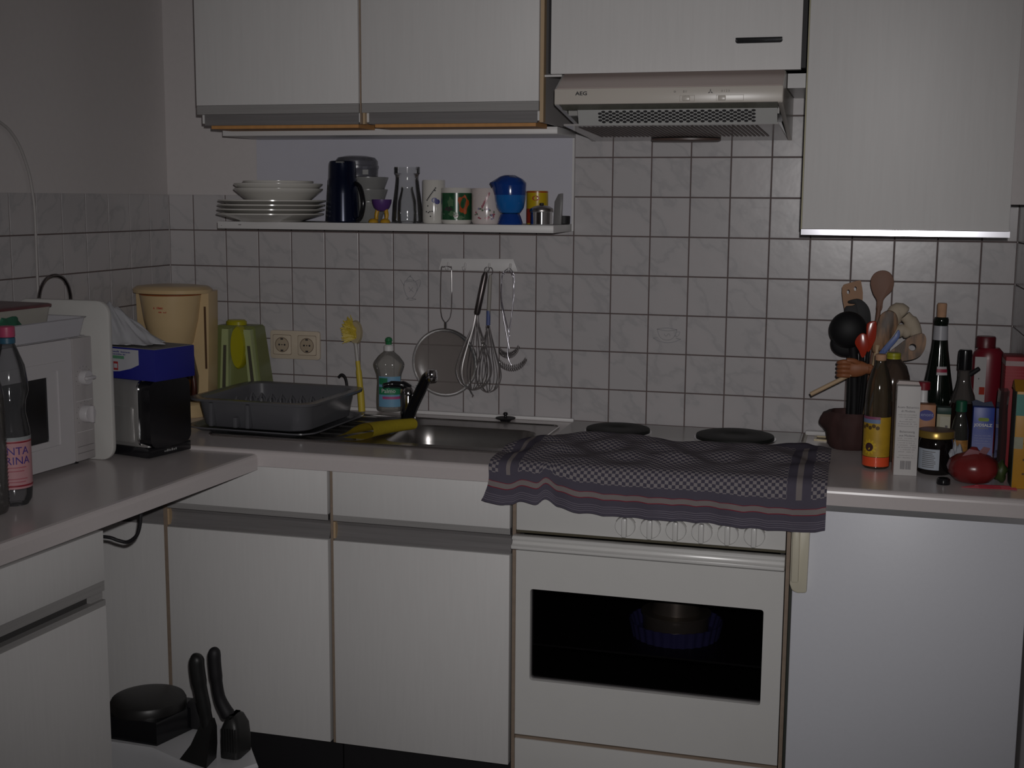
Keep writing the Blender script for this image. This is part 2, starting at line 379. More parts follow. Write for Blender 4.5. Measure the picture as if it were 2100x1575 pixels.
# ------------------------------------------------------------------ cooker
ck = thing('oven', 'white built-in oven with dark glass door and six knobs under the towel', 'oven', (1.512,-.3,0))
PR('body', ck, mat('oven_cavity',(.014,.013,.014),.45), [(1.2135,.02),(1.812,.02),(1.812,.86),(1.2135,.86)], 'y', -.03, -.02)
for a, b, c_, d in ((1.216,1.225,.262,.86),(1.800,1.809,.262,.86)): B('cavity_wall', ck, _m['oven_cavity'], a,b,-.575,-.03,c_,d)
B('cavity_roof', ck, _m['oven_cavity'], 1.225,1.800,-.575,-.03,.66,.70); B('cavity_floor', ck, _m['oven_cavity'], 1.225,1.800,-.575,-.03,.27,.30)
B('side_edge', ck, edgewood, 1.2035,1.2115,-.598,-.02,.05,.8605); B('side_edge', ck, edgewood, 1.8135,1.8215,-.598,-.02,.05,.8605)
B('control_panel', ck, enamel, 1.2135,1.8115,-.604,-.576,.7525,.862,.0015)
B('shadow_gap', ck, mat('gap_brown',(.07,.06,.035),.6), 1.2135,1.8115,-.598,-.577,.7455,.7520)
PR('door', ck, enamel, [(1.2135,.2655),(1.8115,.2655),(1.8115,.7155),(1.2135,.7155)], 'y', -.603, -.577, holes=(rrect(1.2475,1.7705,.3995,.6165,.006,3),))
B('window', ck, thin('oven_glass', (.70,.69,.70), .03, .6, .06, (.004,.004,.005)), 1.243,1.775,-.592,-.586,.396,.620)
PR('handle', ck, enamel, [(-.604,.7135),(-.630,.7135),(-.638,.7175),(-.638,.7235),(-.628,.7265),(-.626,.733),(-.630,.7385),(-.626,.7440),(-.604,.7440)], 'x', 1.2105, 1.8125, bev=.001)
B('bottom_edge', ck, edgewood, 1.2135,1.8115,-.600,-.577,.2555,.2615)
B('bottom_panel', ck, enamel, 1.2135,1.8115,-.603,-.577,.06,.2550,.001)
knob_line = mat('knob_line', (.22,.21,.19), .5)
for i in range(6):
    x = 1.4642 + i*.05626; z = .7808
    kn = LO('knob', ck, enamel, [[(x+r*math.cos(t), y, z+r*math.sin(t)) for t in [2*PI*q/36 for q in range(36)]] for y, r in ((-.604,.0228),(-.613,.0222),(-.6145,.0212))], sharp=30)
    B('knob_grip', kn, enamel, x-.0055,x+.0055,-.628,-.614,z-.0215,z+.0215,.003)
    B('marking', kn, knob_line, x-.0006,x+.0006,-.6046,-.6038,z+.0245,z+.031)
    bm = bmesh.new()
    for q in range(25):
        t0 = math.radians(20+q*5.6)
        a = [(x+r*math.cos(t), -.6046, z+r*math.sin(t)) for t, r in ((t0,.0228),(t0+.1,.0228),(t0+.1,.0238),(t0,.0238))]; bm.faces.new([bm.verts.new(v) for v in a])
    link('groove', bm, knob_line, kn)
hb = thing('hob', 'white enamel hob with black hotplates partly hidden by the towel', 'hob', (1.512,-.3,.90))
B('hob_plate', hb, enamel, 1.2125,1.8165,-.602,-.022,.8985,.9065,.003)
castiron = mat('cast_iron', (.011,.012,.0105), .6, var=.2, spec=.3)
for x, y, r in ((1.358,-.148,.082),(1.655,-.152,.097)):
    pl = LA('hotplate', hb, castiron, [(0,.9165),(r*.27,.9165),(r*.30,.9178),(r*.92,.9178),(r*.985,.916),(r,.912),(r*.98,.9066)], x, y, 48)
    LA('plate_ring', pl, alu, [(r*1.0,.9066),(r*1.05,.9066),(r*1.04,.909),(r*1.0,.9092)], x, y, 48)
pan = thing('tart_dish', 'blue fluted dish seen dimly through the oven window', 'dish', (1.545,-.34,.44))
fl_r = []
for z, rr in ((.4508,.098),(.4508,.104),(.489,.112),(.489,.109),(.456,.100)):
    fl_r.append([(1.545+(rr+.0018*math.cos(30*t))*math.cos(t), -.34+(rr+.0018*math.cos(30*t))*math.sin(t), z) for t in [2*PI*i/180 for i in range(180)]])
LO('dish_wall', pan, mat('blue_glaze',(.09,.09,.27),.2), fl_r)
B('oven_rack', ck, _m['oven_cavity'], 1.226,1.799,-.50,-.05,.446,.4505)
lidp = thing('metal_pan', 'shiny metal pan standing in the blue dish inside the oven', 'pan', (1.545,-.34,.456))
LA('pan_body', lidp, mat('pan_steel',(.45,.40,.33),.3,.7), [(0,.4565),(.072,.4565),(.078,.462),(.080,.505),(.084,.507),(.084,.510),(.060,.512),(.055,.545),(.030,.552),(0,.553)], 1.545, -.34, 40)

# ------------------------------------------------------------------ fridge
fg = thing('fridge', 'plain white fridge with cream handle under the short worktop', 'fridge', (2.06,-.3,0))
B('body', fg, plain, 1.829,2.298,-.545,-.03,.02,.840); B('door', fg, fridgew, 1.828,2.298,-.602,-.549,.05,.8465,.004)
B('side_gap', fg, mat('gap_dark',(.03,.035,.028),.6), 1.8225,1.8275,-.59,-.40,.02,.845)  # dark strip put in for the shaded gap between oven and fridge
PR('handle', fg, cream, [(1.8235,.818),(1.862,.818),(1.860,.668),(1.840,.666),(1.8285,.671),(1.8235,.685)], 'y', -.602, -.622, bev=.004)
B('handle_ridge', fg, cream, 1.826,1.842,-.628,-.618,.690,.815,.004)

# ------------------------------------------------------------------ left-hand cabinet (slanted with its worktop)
lc = thing('base_cabinet', 'white base cabinet with drawer under the left worktop beside the waste bin', 'cabinet', (.5385,-1.195,0), -.0716)
B('body', lc, plain, -.44,-.020,-.60,-.002,.10,.850, local=True); B('plinth', lc, black, -.44,-.07,-.60,-.01,0,.099, local=True)
B('drawer_front', lc, laminate, -.0195,0,-.596,0,.748,.848,.001, local=True); B('door', lc, laminate, -.0195,0,-.596,0,.105,.697,.001, local=True)
B('rail_lip', lc, raillight, -.0195,-.002,-.596,0,.727,.7475, local=True)
B('grip_recess', lc, mat('recess_dark',(.05,.048,.048),.5,var=.1), -.0195,-.018,-.596,-.002,.7045,.7265, local=True)  # shade of a deeper recess put into the plate's dark colour
B('rail_end', lc, raillight, -.0178,-.008,-.035,0,.709,.7265, local=True)
B('door_lip', lc, raillight, -.0195,-.001,-.596,0,.6975,.7085, local=True)

# ------------------------------------------------------------------ wall cabinets
def wall_cab(x0, x1, label):
    c = thing('wall_cabinet', label, 'cabinet', ((x0+x1)/2,0,1.674))
    B('body', c, laminate, x0+.004,x1-.004,-.338,-.002,1.679,2.36); B('underside', c, orangewood, x0+.02,x1-.02,-.322,-.212,1.6665,1.6785)
    B('door', c, laminate, x0,x1-.004,-.360,-.3385,1.7225,2.355,.001)
    B('rail_lip', c, raillight, x0,x1-.004,-.358,-.341,1.7005,1.722); B('grip_rail', c, railgrey, x0+.012,x1-.012,-.3415,-.3305,1.674,1.7005)
    B('side_edge', c, edgewood, x1-.0035,x1+.0005,-.352,-.330,1.674,2.355)
    return c
wall_cab(.300,.744,'left one of the two white wall cabinets over the shelf')
w2 = wall_cab(.748,1.1975,'right one of the two white wall cabinets over the shelf, beside the hood')
B('rail_end', w2, palewood, .7465,.753,-.350,-.338,1.6735,1.714)
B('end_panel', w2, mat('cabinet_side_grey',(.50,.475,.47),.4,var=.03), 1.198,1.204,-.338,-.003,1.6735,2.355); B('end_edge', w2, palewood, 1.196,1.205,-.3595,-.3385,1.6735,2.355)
hc = thing('wall_cabinet', 'white cabinet with black recessed grip directly above the cooker hood', 'cabinet', (1.505,0,1.785))
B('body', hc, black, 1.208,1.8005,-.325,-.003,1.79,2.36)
PR('door', hc, laminate, [(1.222,1.7835),(1.7915,1.7835),(1.7915,2.355),(1.222,2.355)], 'y', -.360, -.341, holes=(rrect(1.646,1.750,1.8422,1.8545,.006,4),))
PR('grip', hc, gloss_black, rrect(1.644,1.752,1.8405,1.8562,.0075,4), 'y', -.3425, -.335)
PR('grip_rim', hc, gloss_black, rrect(1.6465,1.7495,1.851,1.8545,.0017,3), 'y', -.3618, -.342)
rc = thing('wall_cabinet', 'white wood-grain wall cabinet with shiny aluminium bottom strip at right', 'cabinet', (2.025,0,1.42))
B('body', rc, laminate, 1.808,2.243,-.338,-.002,1.422,2.36); B('door', rc, laminate, 1.8075,2.245,-.360,-.3385,1.4325,2.355,.001)
PR('aluminium_strip', rc, mat('strip_aluminium',(.80,.80,.86),.15,1.0,var=.03), [(1.806,-.3605),(2.246,-.3690),(2.246,-.337),(1.806,-.337)], 'z', 1.4195, 1.4320)
B('edge_band', rc, mat('edge_yellow',(.40,.37,.22),.5), 1.8048,1.8073,-.359,-.339,1.4325,2.355)
fil = struct(B('trim_1', None, plaster, 2.2475,RX-.001,-.30,-.002,1.49,2.36)); fil['label'] = 'narrow filler strip between wall cabinet and right wall'

# ------------------------------------------------------------------ cooker hood
hd = thing('cooker_hood', 'cream-white slanted cooker hood with perforated grille and slide switches', 'cooker hood', (1.505,0,1.645))
HX0, HX1 = 1.247, 1.7585
hoodm = mat('hood_cream', (.60,.555,.50), .3, var=.02); hoodin = mat('hood_inner', (.40,.39,.375), .2, var=.04); hoodgrey = mat('hood_dark_grey', (.14,.14,.115), .35, var=.3, scale=60)  # hoodgrey: dark mottled green-grey for the lip under the fascia
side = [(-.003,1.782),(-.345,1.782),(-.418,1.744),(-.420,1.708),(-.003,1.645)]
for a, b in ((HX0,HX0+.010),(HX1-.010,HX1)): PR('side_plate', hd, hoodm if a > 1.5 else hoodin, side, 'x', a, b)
PR('lid', hd, mat('hood_lid', (.56,.47,.44), .3, var=.06, scale=14, stretch=(.5,1,12)), [(-.343,1.7845),(-.4185,1.7455),(-.4185,1.7415),(-.340,1.7800)], 'x', HX0+.004, HX1-.002, bev=.001)
B('fascia', hd, hoodm, HX0-.001,HX1+.001,-.4225,-.412,1.7085,1.7442,.003)
B('back_box', hd, hoodin, HX0+.012,HX1-.012,-.33,-.004,1.690,1.776)
PR('lip', hd, hoodgrey, [(-.412,1.7105),(-.405,1.7105),(-.380,1.7000),(-.386,1.6985)], 'x', HX0+.011, HX1-.011)
gp0, gp1 = Vector((-.386,1.700)), Vector((-.372,1.6645))
PR('grille_panel', hd, mat('grille_grey',(.44,.44,.43),.3), [(gp0.x,gp0.y),(gp1.x,gp1.y),(gp1.x+.006,gp1.y),(gp0.x+.006,gp0.y)], 'x', 1.293, 1.7455)
bm = bmesh.new()
gd = (gp1-gp0); gl = gd.length; gn = Vector((-gd.y,gd.x)).normalized(); gn = gn if gn.x < 0 else -gn
for r in range(7):
    n = 22 if r % 2 else 22
    for c_ in range(n):
        cx = 1.345 + c_*.01622 + (.00811 if r % 2 == 0 else 0); cy = gp0 + gd*(.17+.105*r) + gn*.0004
        vs = [bm.verts.new((cx+.0050*math.cos(t), cy.x+gd.x/gl*.0030*math.sin(t), cy.y+gd.y/gl*.0030*math.sin(t))) for t in [2*PI*i/8 for i in range(8)]]; bm.faces.new(vs)
gh = link('grille_hole', bm, black, hd); gh['kind'] = 'stuff'
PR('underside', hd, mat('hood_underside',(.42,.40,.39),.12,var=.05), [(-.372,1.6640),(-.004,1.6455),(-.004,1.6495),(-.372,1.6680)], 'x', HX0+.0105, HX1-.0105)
bm = bmesh.new()
for i in range(40): 
    x = 1.285+i*.0105; z = lambda y: 1.6640+(y+.372)*(-.0185/.368)-.0009
    vs = [bm.verts.new(q) for q in ((x,-.345,z(-.345)),(x+.006,-.345,z(-.345)),(x+.016,-.11,z(-.11)),(x+.010,-.11,z(-.11)))]; bm.faces.new(vs)
fs = link('filter_slit', bm, mat('filter_brown',(.20,.14,.125),.5), hd); fs['kind'] = 'stuff'
LA('hood_lamp', hd, mat('lamp_brown',(.10,.065,.055),.4), [(0,1.6405),(.082,1.6405),(.088,1.643),(.088,1.6475)], 1.500, -.062, 32, sy=.6)
text(hd, inkblack, 'AEG', .0115, (1.3095,-.4232,1.7325), sx=1.25, bold=.0003)
for x0, x1, kx in ((1.5335,1.567,1.5395),(1.6145,1.6745,1.6185)):
    PR('switch_frame', hd, mat('switch_line',(.36,.32,.28),.4), [(x0,1.712),(x1,1.712),(x1,1.7255),(x0,1.7255)], 'y', -.4231, -.4220, holes=([(x0+.0008,1.7128),(x0+.0008,1.7247),(x1-.0008,1.7247),(x1-.0008,1.7128)],))
    B('slide_switch', hd, hoodm, kx,kx+.017,-.4262,-.4215,1.7135,1.7240,.0015)
text(hd, inkgrey, '0 I', .0075, (1.5445,-.4230,1.7335)); text(hd, inkgrey, '0 1 2 3', .0065, (1.6345,-.4230,1.7335)); text(hd, inkgrey, 'o', .0095, (1.5225,-.4230,1.7345))
bm = bmesh.new()
for a in (90,210,330):
    t = math.radians(a); u = (math.cos(t), math.sin(t)); bm.faces.new([bm.verts.new((1.6015+u[0]*q-u[1]*w, -.4230, 1.7325+u[1]*q+u[0]*w)) for q, w in ((0,0),(.003,.0016),(.0065,0),(.003,-.0016))])
link('fan_symbol', bm, inkgrey, hd)
bkt = B('bracket', hd, plain, 1.2055,1.2465,-.352,-.335,1.778,1.7825)
B('corner_sheet', hd, mat('wall_sheet',(.50,.49,.49),.3), 1.7605,1.8005,-.30,-.002,1.748,1.780)

# ------------------------------------------------------------------ shelf under the wall cabinets
sh = thing('wall_shelf', 'white wall shelf with grey-blue back panel holding crockery', 'shelf', (.73,0,1.41))
B('bottom_board', sh, plain, .268,1.196,-.208,-.001,1.411,1.430,.0008); B('top_board', sh, plain, .290,1.203,-.208,-.001,1.6545,1.6720,.0008)
B('back_panel', sh, mat('panel_bluegrey',(.56,.555,.62),.3,var=.02), .286,1.196,-.006,-.001,1.4305,1.6540)
B('spacer', sh, plain, .31,.34,-.10,-.05,1.6721,1.6732); B('silicone_joint', sh, plain, 1.1965,1.2015,-.008,-.0005,1.412,1.654)
B('chip_mark', sh, inkgrey, .279,.2805,-.2086,-.2079,1.418,1.4195); B('chip_mark', sh, inkgrey, .330,.338,-.2086,-.2079,1.4205,1.4225)

# ------------------------------------------------------------------ sink and tap
sk = thing('sink', 'stainless steel inset sink with draining board and basin beneath the window-less tiles', 'sink', (.785,-.29,.90))
sk['label'] = 'dark stainless steel sink with draining board and one basin'
rim_out = rrect(.372,1.194,-.482,-.094,.02,4)
basin = rrect(.815,1.165,-.440,-.185,.06,6)
PR('rim', sk, steel, rim_out, 'z', .8985, .9035, holes=(rrect(.400,.775,-.455,-.125,.03,4), basin[::-1]))
LO('draining_board', sk, steel, [[(x,y,z) for x,y in rrect(.400+d,.775-d,-.455+d,-.125-d,.03,4)] for z,d in ((.9035,0),(.896,.004))], cap0=False)
for i in range(5):
    y = -.40+i*.055; TU('drain_ridge', sk, steel, [(.44,y,.897),(.74,y,.8965)], .0028, 6)
br = []
for z, d, r in ((.9035,0,.06),(.899,.004,.058),(.86,.010,.055),(.79,.018,.05),(.765,.040,.04)):
    br.append([(x,y,z) for x,y in rrect(.815+d,1.165-d,-.440+d,-.185-d,r,6)])
LO('basin', sk, steel, br, cap0=False)
TU('rolled_edge', sk, mat('steel_bright',(.5,.48,.47),.2,1.0), [(x,y,.9035) for x,y in rim_out], .0028, 6, closed=True)
tp = thing('tap', 'chrome mixer tap with slanted black spout and lever', 'tap', (.812,-.215,.9035))
LA('base', tp, chrome, [(0,.904),(.023,.904),(.023,.9075),(.0195,.910),(.0185,.965),(.0205,.985),(.020,1.000),(.014,1.008),(0,1.010)], .812,-.215, 28)
TU('lever', tp, gloss_black, smoothpts([(.815,-.215,1.003),(.800,-.226,1.013),(.775,-.242,1.016),(.757,-.252,1.013)],5), [.011]*6+[.0085]*5+[.006]*5, 10)
bm = bmesh.new(); atube(bm, smoothpts([(.816,-.226,.925),(.836,-.236,.965),(.862,-.250,1.010),(.880,-.262,1.040),(.893,-.268,1.050)],5), [.0145]*6+[.0145]*5+[.0140]*5+[.0135]*5, 12); link('spout', bm, gloss_black, tp, True)
LA('spout_tip', tp, chrome, [(0,1.034),(.013,1.034),(.0158,1.038),(.0158,1.056),(.012,1.063),(0,1.065)], .897,-.272, 20)
LA('base_ring', tp, chrome, [(.016,.9036),(.024,.9036),(.024,.906),(.016,.908)], .812,-.215, 28)
sp = thing('sink_plug', 'small black rubber sink plug with a knob by the wall', 'plug', (1.033,-.052,.9))
LA('disc', sp, black, [(0,.9005),(.013,.9005),(.016,.905),(.026,.9085),(.0275,.9105),(.0265,.9115),(.012,.913),(0,.914)], 1.033,-.058, 28)
LA('knob', sp, gloss_black, [(0,.913),(.004,.913),(.004,.917),(.0062,.920),(.0062,.9235),(.004,.926),(0,.9265)], 1.033,-.058, 16)
yc = mat('yellow_cloth', (.62,.50,.035), .9, var=.12, scale=120, bump=.3)
cl = bmesh.new(); pth = smoothpts([(0,.004,0),(.028,.014,0),(.060,.031,0),(.086,.036,0),(.100,.026,0),(.098,.010,0),(.080,.003,0),(.050,.003,0),(.022,.0035,0)],5)
ringsA = []
for s in range(9):
    t = s/8; row = []
    for q in pth: row.append(cl.verts.new((.707+q.x*(1-.25*t)+.040*t*t+.012*t+.030*t, -.452+.160*t+.02*q.x, .9040+q.y*1.2*(1-.25*t)+.0015)))
    ringsA.append(row)
for a, b in zip(ringsA, ringsA[1:]):
    for i in range(len(a)-1): cl.faces.new((a[i],a[i+1],b[i+1],b[i]))
r = bmesh.ops.solidify(cl, geom=cl.faces[:], thickness=.0035)
o = link('sponge_cloth', cl, yc, None, True); tag(o, 'yellow sponge cloth folded into a loop on the sink edge', 'cloth')

# ------------------------------------------------------------------ tea towel over the hob
def towelmat():
    m = bpy.data.materials.new('checked_towel'); m.use_nodes = True; nt = m.node_tree; b = nt.nodes['Principled BSDF']; L = nt.links.new; N = nt.nodes.new
    b.inputs['Roughness'].default_value = .95; b.inputs['Specular IOR Level'].default_value = .1
    uv = N('ShaderNodeUVMap'); sp_ = N('ShaderNodeSeparateXYZ'); L(uv.outputs[0], sp_.inputs[0])
    ch = N('ShaderNodeTexChecker'); ch.inputs['Scale'].default_value = 1/.0078; ch.inputs[1].default_value = (.50,.455,.47,1); ch.inputs[2].default_value = (.155,.142,.195,1); L(uv.outputs[0], ch.inputs[0])
    dk = (.185,.168,.222,1); be = (.44,.39,.385,1); rd = (.42,.05,.085,1); lt = (.38,.345,.41,1)
    def ramp(src, scale, stops):
        mu = N('ShaderNodeMath'); mu.operation = 'MULTIPLY'; mu.inputs[1].default_value = 1/scale; L(src, mu.inputs[0])
        r = N('ShaderNodeValToRGB'); r.color_ramp.interpolation = 'CONSTANT'; e = r.color_ramp.elements; e[0].position = 0; e[0].color = stops[0][1]; e[1].position = .999; e[1].color = stops[-1][1]
        for p_, c in stops[1:]: k = r.color_ramp.elements.new(p_/scale); k.color = c
        L(mu.outputs[0], r.inputs[0]); return r.outputs[0]
    W = (1,1,1,1); K = (0,0,0,1)
    band = ramp(sp_.outputs[1], .12, [(0,dk),(.006,lt),(.0072,dk),(.0105,lt),(.0117,dk),(.015,lt),(.0162,dk),(.0195,lt),(.0207,dk),(.0345,rd),(.0362,be),(.0475,rd),(.0492,dk)])
    bmask = ramp(sp_.outputs[1], .6, [(0,W),(.066,K),(.44,W)])
    bar = ramp(sp_.outputs[0], .8, [(0,dk),(.038,be),(.049,dk),(.674,be),(.685,dk)])
    barm = ramp(sp_.outputs[0], .8, [(0,K),(.021,W),(.066,K),(.655,W),(.705,K)])
    m1 = N('ShaderNodeMix'); m1.data_type = 'RGBA'; L(barm, m1.inputs[0]); L(ch.outputs[0], m1.inputs[6]); L(bar, m1.inputs[7])
    m2 = N('ShaderNodeMix'); m2.data_type = 'RGBA'; L(bmask, m2.inputs[0]); L(m1.outputs[2], m2.inputs[6]); L(band, m2.inputs[7]); L(m2.outputs[2], b.inputs['Base Color'])
    wv = N('ShaderNodeTexNoise'); wv.inputs['Scale'].default_value = 900; bp = N('ShaderNodeBump'); bp.inputs['Strength'].default_value = .3; bp.inputs['Distance'].default_value = .001; L(uv.outputs[0], wv.inputs['Vector']); L(wv.outputs[0], bp.inputs['Height']); L(bp.outputs[0], b.inputs['Normal'])
    return m
def lerp_tab(tab, x):
    if x <= tab[0][0]: return tab[0][1]
    for (a,va),(b,vb) in zip(tab, tab[1:]):
        if x <= b: t = (x-a)/(b-a); t = t*t*(3-2*t); return va+(vb-va)*t
    return tab[-1][1]
backY = [(1.155,-.46),(1.19,-.37),(1.235,-.285),(1.30,-.255),(1.40,-.240),(1.47,-.262),(1.55,-.292),(1.65,-.292),(1.73,-.280),(1.80,-.245),(1.83,-.236),(1.86,-.262),(1.90,-.300)]
hemZ = [(1.155,.822),(1.20,.815),(1.235,.826),(1.27,.823),(1.288,.834),(1.315,.820),(1.36,.811),(1.45,.807),(1.60,.808),(1.75,.804),(1.84,.802),(1.895,.812)]
NU, NV = 150, 70
bm = bmesh.new(); uvl = bm.loops.layers.uv.new('UVMap'); G = []
for i in range(NU+1):
    x = 1.155+.738*i/NU; hz = lerp_tab(hemZ,x)+.0022*abs(math.sin(x*62)); by = lerp_tab(backY,x); col = []
    over = 0.905 if 1.205 < x < 1.82 else .902
    fold = .006*math.sin(x*31)+.004*math.sin(x*55+1)
    pts = [(-.634-.5*abs(fold), hz), (-.633, .885), (-.628,.903), (-.615,.913), (-.59,.9165)]
    n1 = 24
    cum = []; 
    path = [Vector((y,z,0)) for y,z in pts]+[Vector((-.59+(by+.59)*t, .9165+.0015,0)) for t in (.25,.5,.75,1)]
    sm = smoothpts(path, 12); L_ = [0]
    for a, b in zip(sm, sm[1:]): L_.append(L_[-1]+(b-a).length)
    tot = L_[-1]
    for j in range(NV+1):
        d = tot*j/NV; kx = max(q for q in range(len(L_)) if L_[q] <= d+1e-9); kx = min(kx, len(sm)-2); f = (d-L_[kx])/max(1e-9, L_[kx+1]-L_[kx]); p_ = sm[kx].lerp(sm[kx+1], f)
        y, z = p_.x, p_.y
        tt = max(0, min(1, (y+.60)/.08))
        bk = .35+.65*max(0,min(1,(tot-d)/.12)); z += tt*(.006+bk*(.0065*math.sin(x*23+y*17)+.0045*math.sin(x*41-y*33+2)+.003*math.sin(x*9+y*60)))
        ed = max(0, 1-(tot-d)/.03)*tt; z += -.004*ed
        hang = max(0, min(1, (.90-z)/.06)); y -= hang*(.004+.004*math.sin(x*37+.6)+.003*math.sin(x*71)) 
        sx_ = x + (.012*hang*math.sin((z-.86)*30) if i < 12 else 0) - (.010*max(0,(.835-z)/.03)*max(0,1-i/8))
        v = bm.verts.new((sx_, y, max(z, .9095 if y > -.60 and 1.20 < x < 1.83 else (.9035 if y > -.60 else 0)))); col.append((v, (x-1.155, d)))
    G.append(col)
for i in range(NU):
    for j in range(NV):
        q = (G[i][j],G[i+1][j],G[i+1][j+1],G[i][j+1]); f = bm.faces.new([w[0] for w in q])
        for lo, w in zip(f.loops, q): lo[uvl].uv = w[1]
bmesh.ops.solidify(bm, geom=bm.faces[:], thickness=-.0016)
o = link('tea_towel', bm, towelmat(), None, True, sharp=80); tag(o, 'purple-grey checked tea towel draped over the front of the hob', 'towel')

# ------------------------------------------------------------------ socket, hook rail and hanging tools
so = thing('double_socket', 'cream double wall socket on the tiles', 'socket', (.395,0,1.08))
PR('cover_plate', so, mat('socket_cream',(.60,.51,.40),.3), rrect(.3185,.4715,1.0385,1.1195,.008,4), 'y', -.011, -.0005, bev=.002)
for x in (.356,.433):
    fr = PR('insert', so, _m['socket_cream'], rrect(x-.0275,x+.0275,1.0515,1.1065,.004,3), 'y', -.0125, -.0100, bev=.0008)
    PR('insert_gap', fr, mat('socket_gap',(.16,.11,.08),.6), rrect(x-.0285,x+.0285,1.0505,1.1075,.004,3), 'y', -.0112, -.0105, holes=(rrect(x-.0272,x+.0272,1.0518,1.1062,.004,3)[::-1],))
    bm = bmesh.new(); alathe(bm, [(0.0195,-.0126),(.0205,-.0131),(.0215,-.0126)], 0,0,36); bmesh.ops.rotate(bm, verts=bm.verts[:], cent=(0,0,0), matrix=Matrix.Rotation(-PI/2,3,'X')); 
    for v in bm.verts: v.co = (v.co.x+x, -abs(v.co.y), v.co.z+1.079)
    link('socket_ring', bm, _m['socket_gap'], fr, True)
    LO('socket_well', fr, mat('socket_well',(.42,.34,.25),.4), [[(x+r*math.cos(t),y,1.079+r*math.sin(t)) for t in [2*PI*i/32 for i in range(32)]] for y, r in ((-.0127,.0196),(-.0128,.0190))])
    for dx, dz, rr in ((-.0085,0,.0028),(.0085,0,.0028),(0,0,.0018)): LO('pin_hole', fr, inkblack, [[(x+dx+rr*math.cos(t),y,1.079+dz+rr*math.sin(t)) for t in [2*PI*i/10 for i in range(10)]] for y in (-.0128,-.0133)])
    for dz in (.0165,-.0165): B('earth_clip', fr, inkblack, x-.004,x+.004,-.0136,-.0125,1.079+dz-.002,1.079+dz+.002)
hr = thing('hook_rail', 'white plastic hook rail on the tiles carrying kitchen tools', 'rail', (.937,0,1.318))
PR('backing', hr, plain, [(.834,1.3335),(1.037,1.3355),(1.050,1.3015),(.824,1.3015)], 'y', -.006, -.0003, bev=.0015)
for x in (.8545,.903,.971,1.030): TU('hook', hr, plain, smoothpts([(x,-.005,1.322),(x,-.012,1.312),(x,-.018,1.305),(x,-.025,1.306),(x,-.027,1.312)],4), .0035, 8)
mesh_m = thin('sieve_mesh', (.70,.68,.66), .30, 1.0, .45, (.30,.265,.25))
sv = thing('sieve', 'large round wire mesh sieve hanging from the hook rail', 'sieve', (.851,-.02,.95))
def torus(bm, c, R, r, n=48, tilt=0):
    atube(bm, [(c[0]+R*math.cos(2*PI*i/n), c[1], c[2]+R*math.sin(2*PI*i/n)) for i in range(n)], r, 6, True)
bm = bmesh.new(); torus(bm, (.851,-.030,1.050), .0925, .0022); link('rim', bm, wire, sv, True)
bm = bmesh.new()
prof = [(.0915*math.sin(a), .022*(math.cos(a))) for a in [PI/2*i/10 for i in range(10,-1,-1)]]
alathe(bm, [(r_, h) for r_, h in prof], 0,0,40)
for v in bm.verts: v.co = (v.co.x+.851, -.029+v.co.z, v.co.y+1.050)
link('mesh_bowl', bm, mesh_m, sv, True)
TU('handle', sv, wire, smoothpts([(.8515,-.030,1.160),(.8395,-.029,1.190),(.8395,-.026,1.300),(.845,-.022,1.3105),(.8545,-.0185,1.3115),(.864,-.022,1.3105),(.8695,-.026,1.300),(.8695,-.029,1.190),(.8555,-.030,1.160)],4), .0017, 6)
LA('ferrule', sv, chrome, [(.0045,1.143),(.0045,1.162),(0,1.163)], .8535,-.030, 12)
TU('rest_hook', sv, wire, [(.919,-.030,.985),(.929,-.036,.972),(.936,-.038,.963),(.933,-.040,.960)], .0022, 6)
TU('rest_hook', sv, wire, [(.783,-.030,.985),(.776,-.036,.980),(.771,-.038,.986)], .0018, 6)
def whisk(name, label, top, mid, tip, wide, nl, rh, hm):
    t = thing(name, label, 'whisk', top); a, b, c = Vector(top), Vector(mid), Vector(tip)
    TU('handle', t, hm, [a, a.lerp(b,.1), a.lerp(b,.5), a.lerp(b,.95), b], [rh*.6,rh,rh*1.05,rh,rh*.7], 12)
    ax = (c-b).normalized(); ln = (c-b).length
    for k_ in range(nl):
        th = PI*k_/nl; u = Vector((math.cos(th), .55*math.sin(th), 0)); u = (u-ax*u.dot(ax)); pts = []
        prof_ = [(0,.004),(.15,.010),(.40,wide*.62),(.65,wide*.97),(.80,wide),(.93,wide*.72),(1.0,wide*.22)]
        for f, w in prof_: pts.append(b+ax*ln*f+u*w)
        for f, w in prof_[::-1][0:]: pts.append(b+ax*ln*f-u*w)
        TU('wire_loop', t, wire, smoothpts(pts,3), .0014, 5)
    return t
steel_dark = mat('steel_dark',(.16,.14,.14),.35,1.0)
w1 = whisk('balloon_whisk','large balloon whisk with thick dark handle hanging over the sieve edge',(.968,-.034,1.300),(.9465,-.045,1.185),(.9405,-.060,.985),.050,6,.0085,steel_dark)
TU('hanging_loop', w1, wire, smoothpts([(.966,-.033,1.297),(.9635,-.026,1.309),(.970,-.020,1.313),(.976,-.025,1.308),(.970,-.033,1.297)],4), .0014, 6)
w2k = whisk('balloon_whisk','smaller whisk with pale handle and blue collar between big whisk and coil whisks',(.980,-.030,1.292),(.9745,-.030,1.155),(.9755,-.030,.975),.036,5,.0052,mat('pale_handle',(.32,.30,.27),.5))
LA('collar', w2k, chrome, [(0,1.148),(.006,1.149),(.0075,1.153),(.006,1.157),(0,1.158)], .9747,-.030, 14); TU('blue_collar', w2k, mat('blue_collar',(.08,.11,.28),.4), [(.9755,-.030,1.196),(.9747,-.030,1.156)], .0058, 10)
TU('hanging_loop', w2k, wire, smoothpts([(.980,-.030,1.289),(.986,-.026,1.300),(.980,-.020,1.311),(.972,-.022,1.309),(.975,-.028,1.298)],4), .0014, 6)
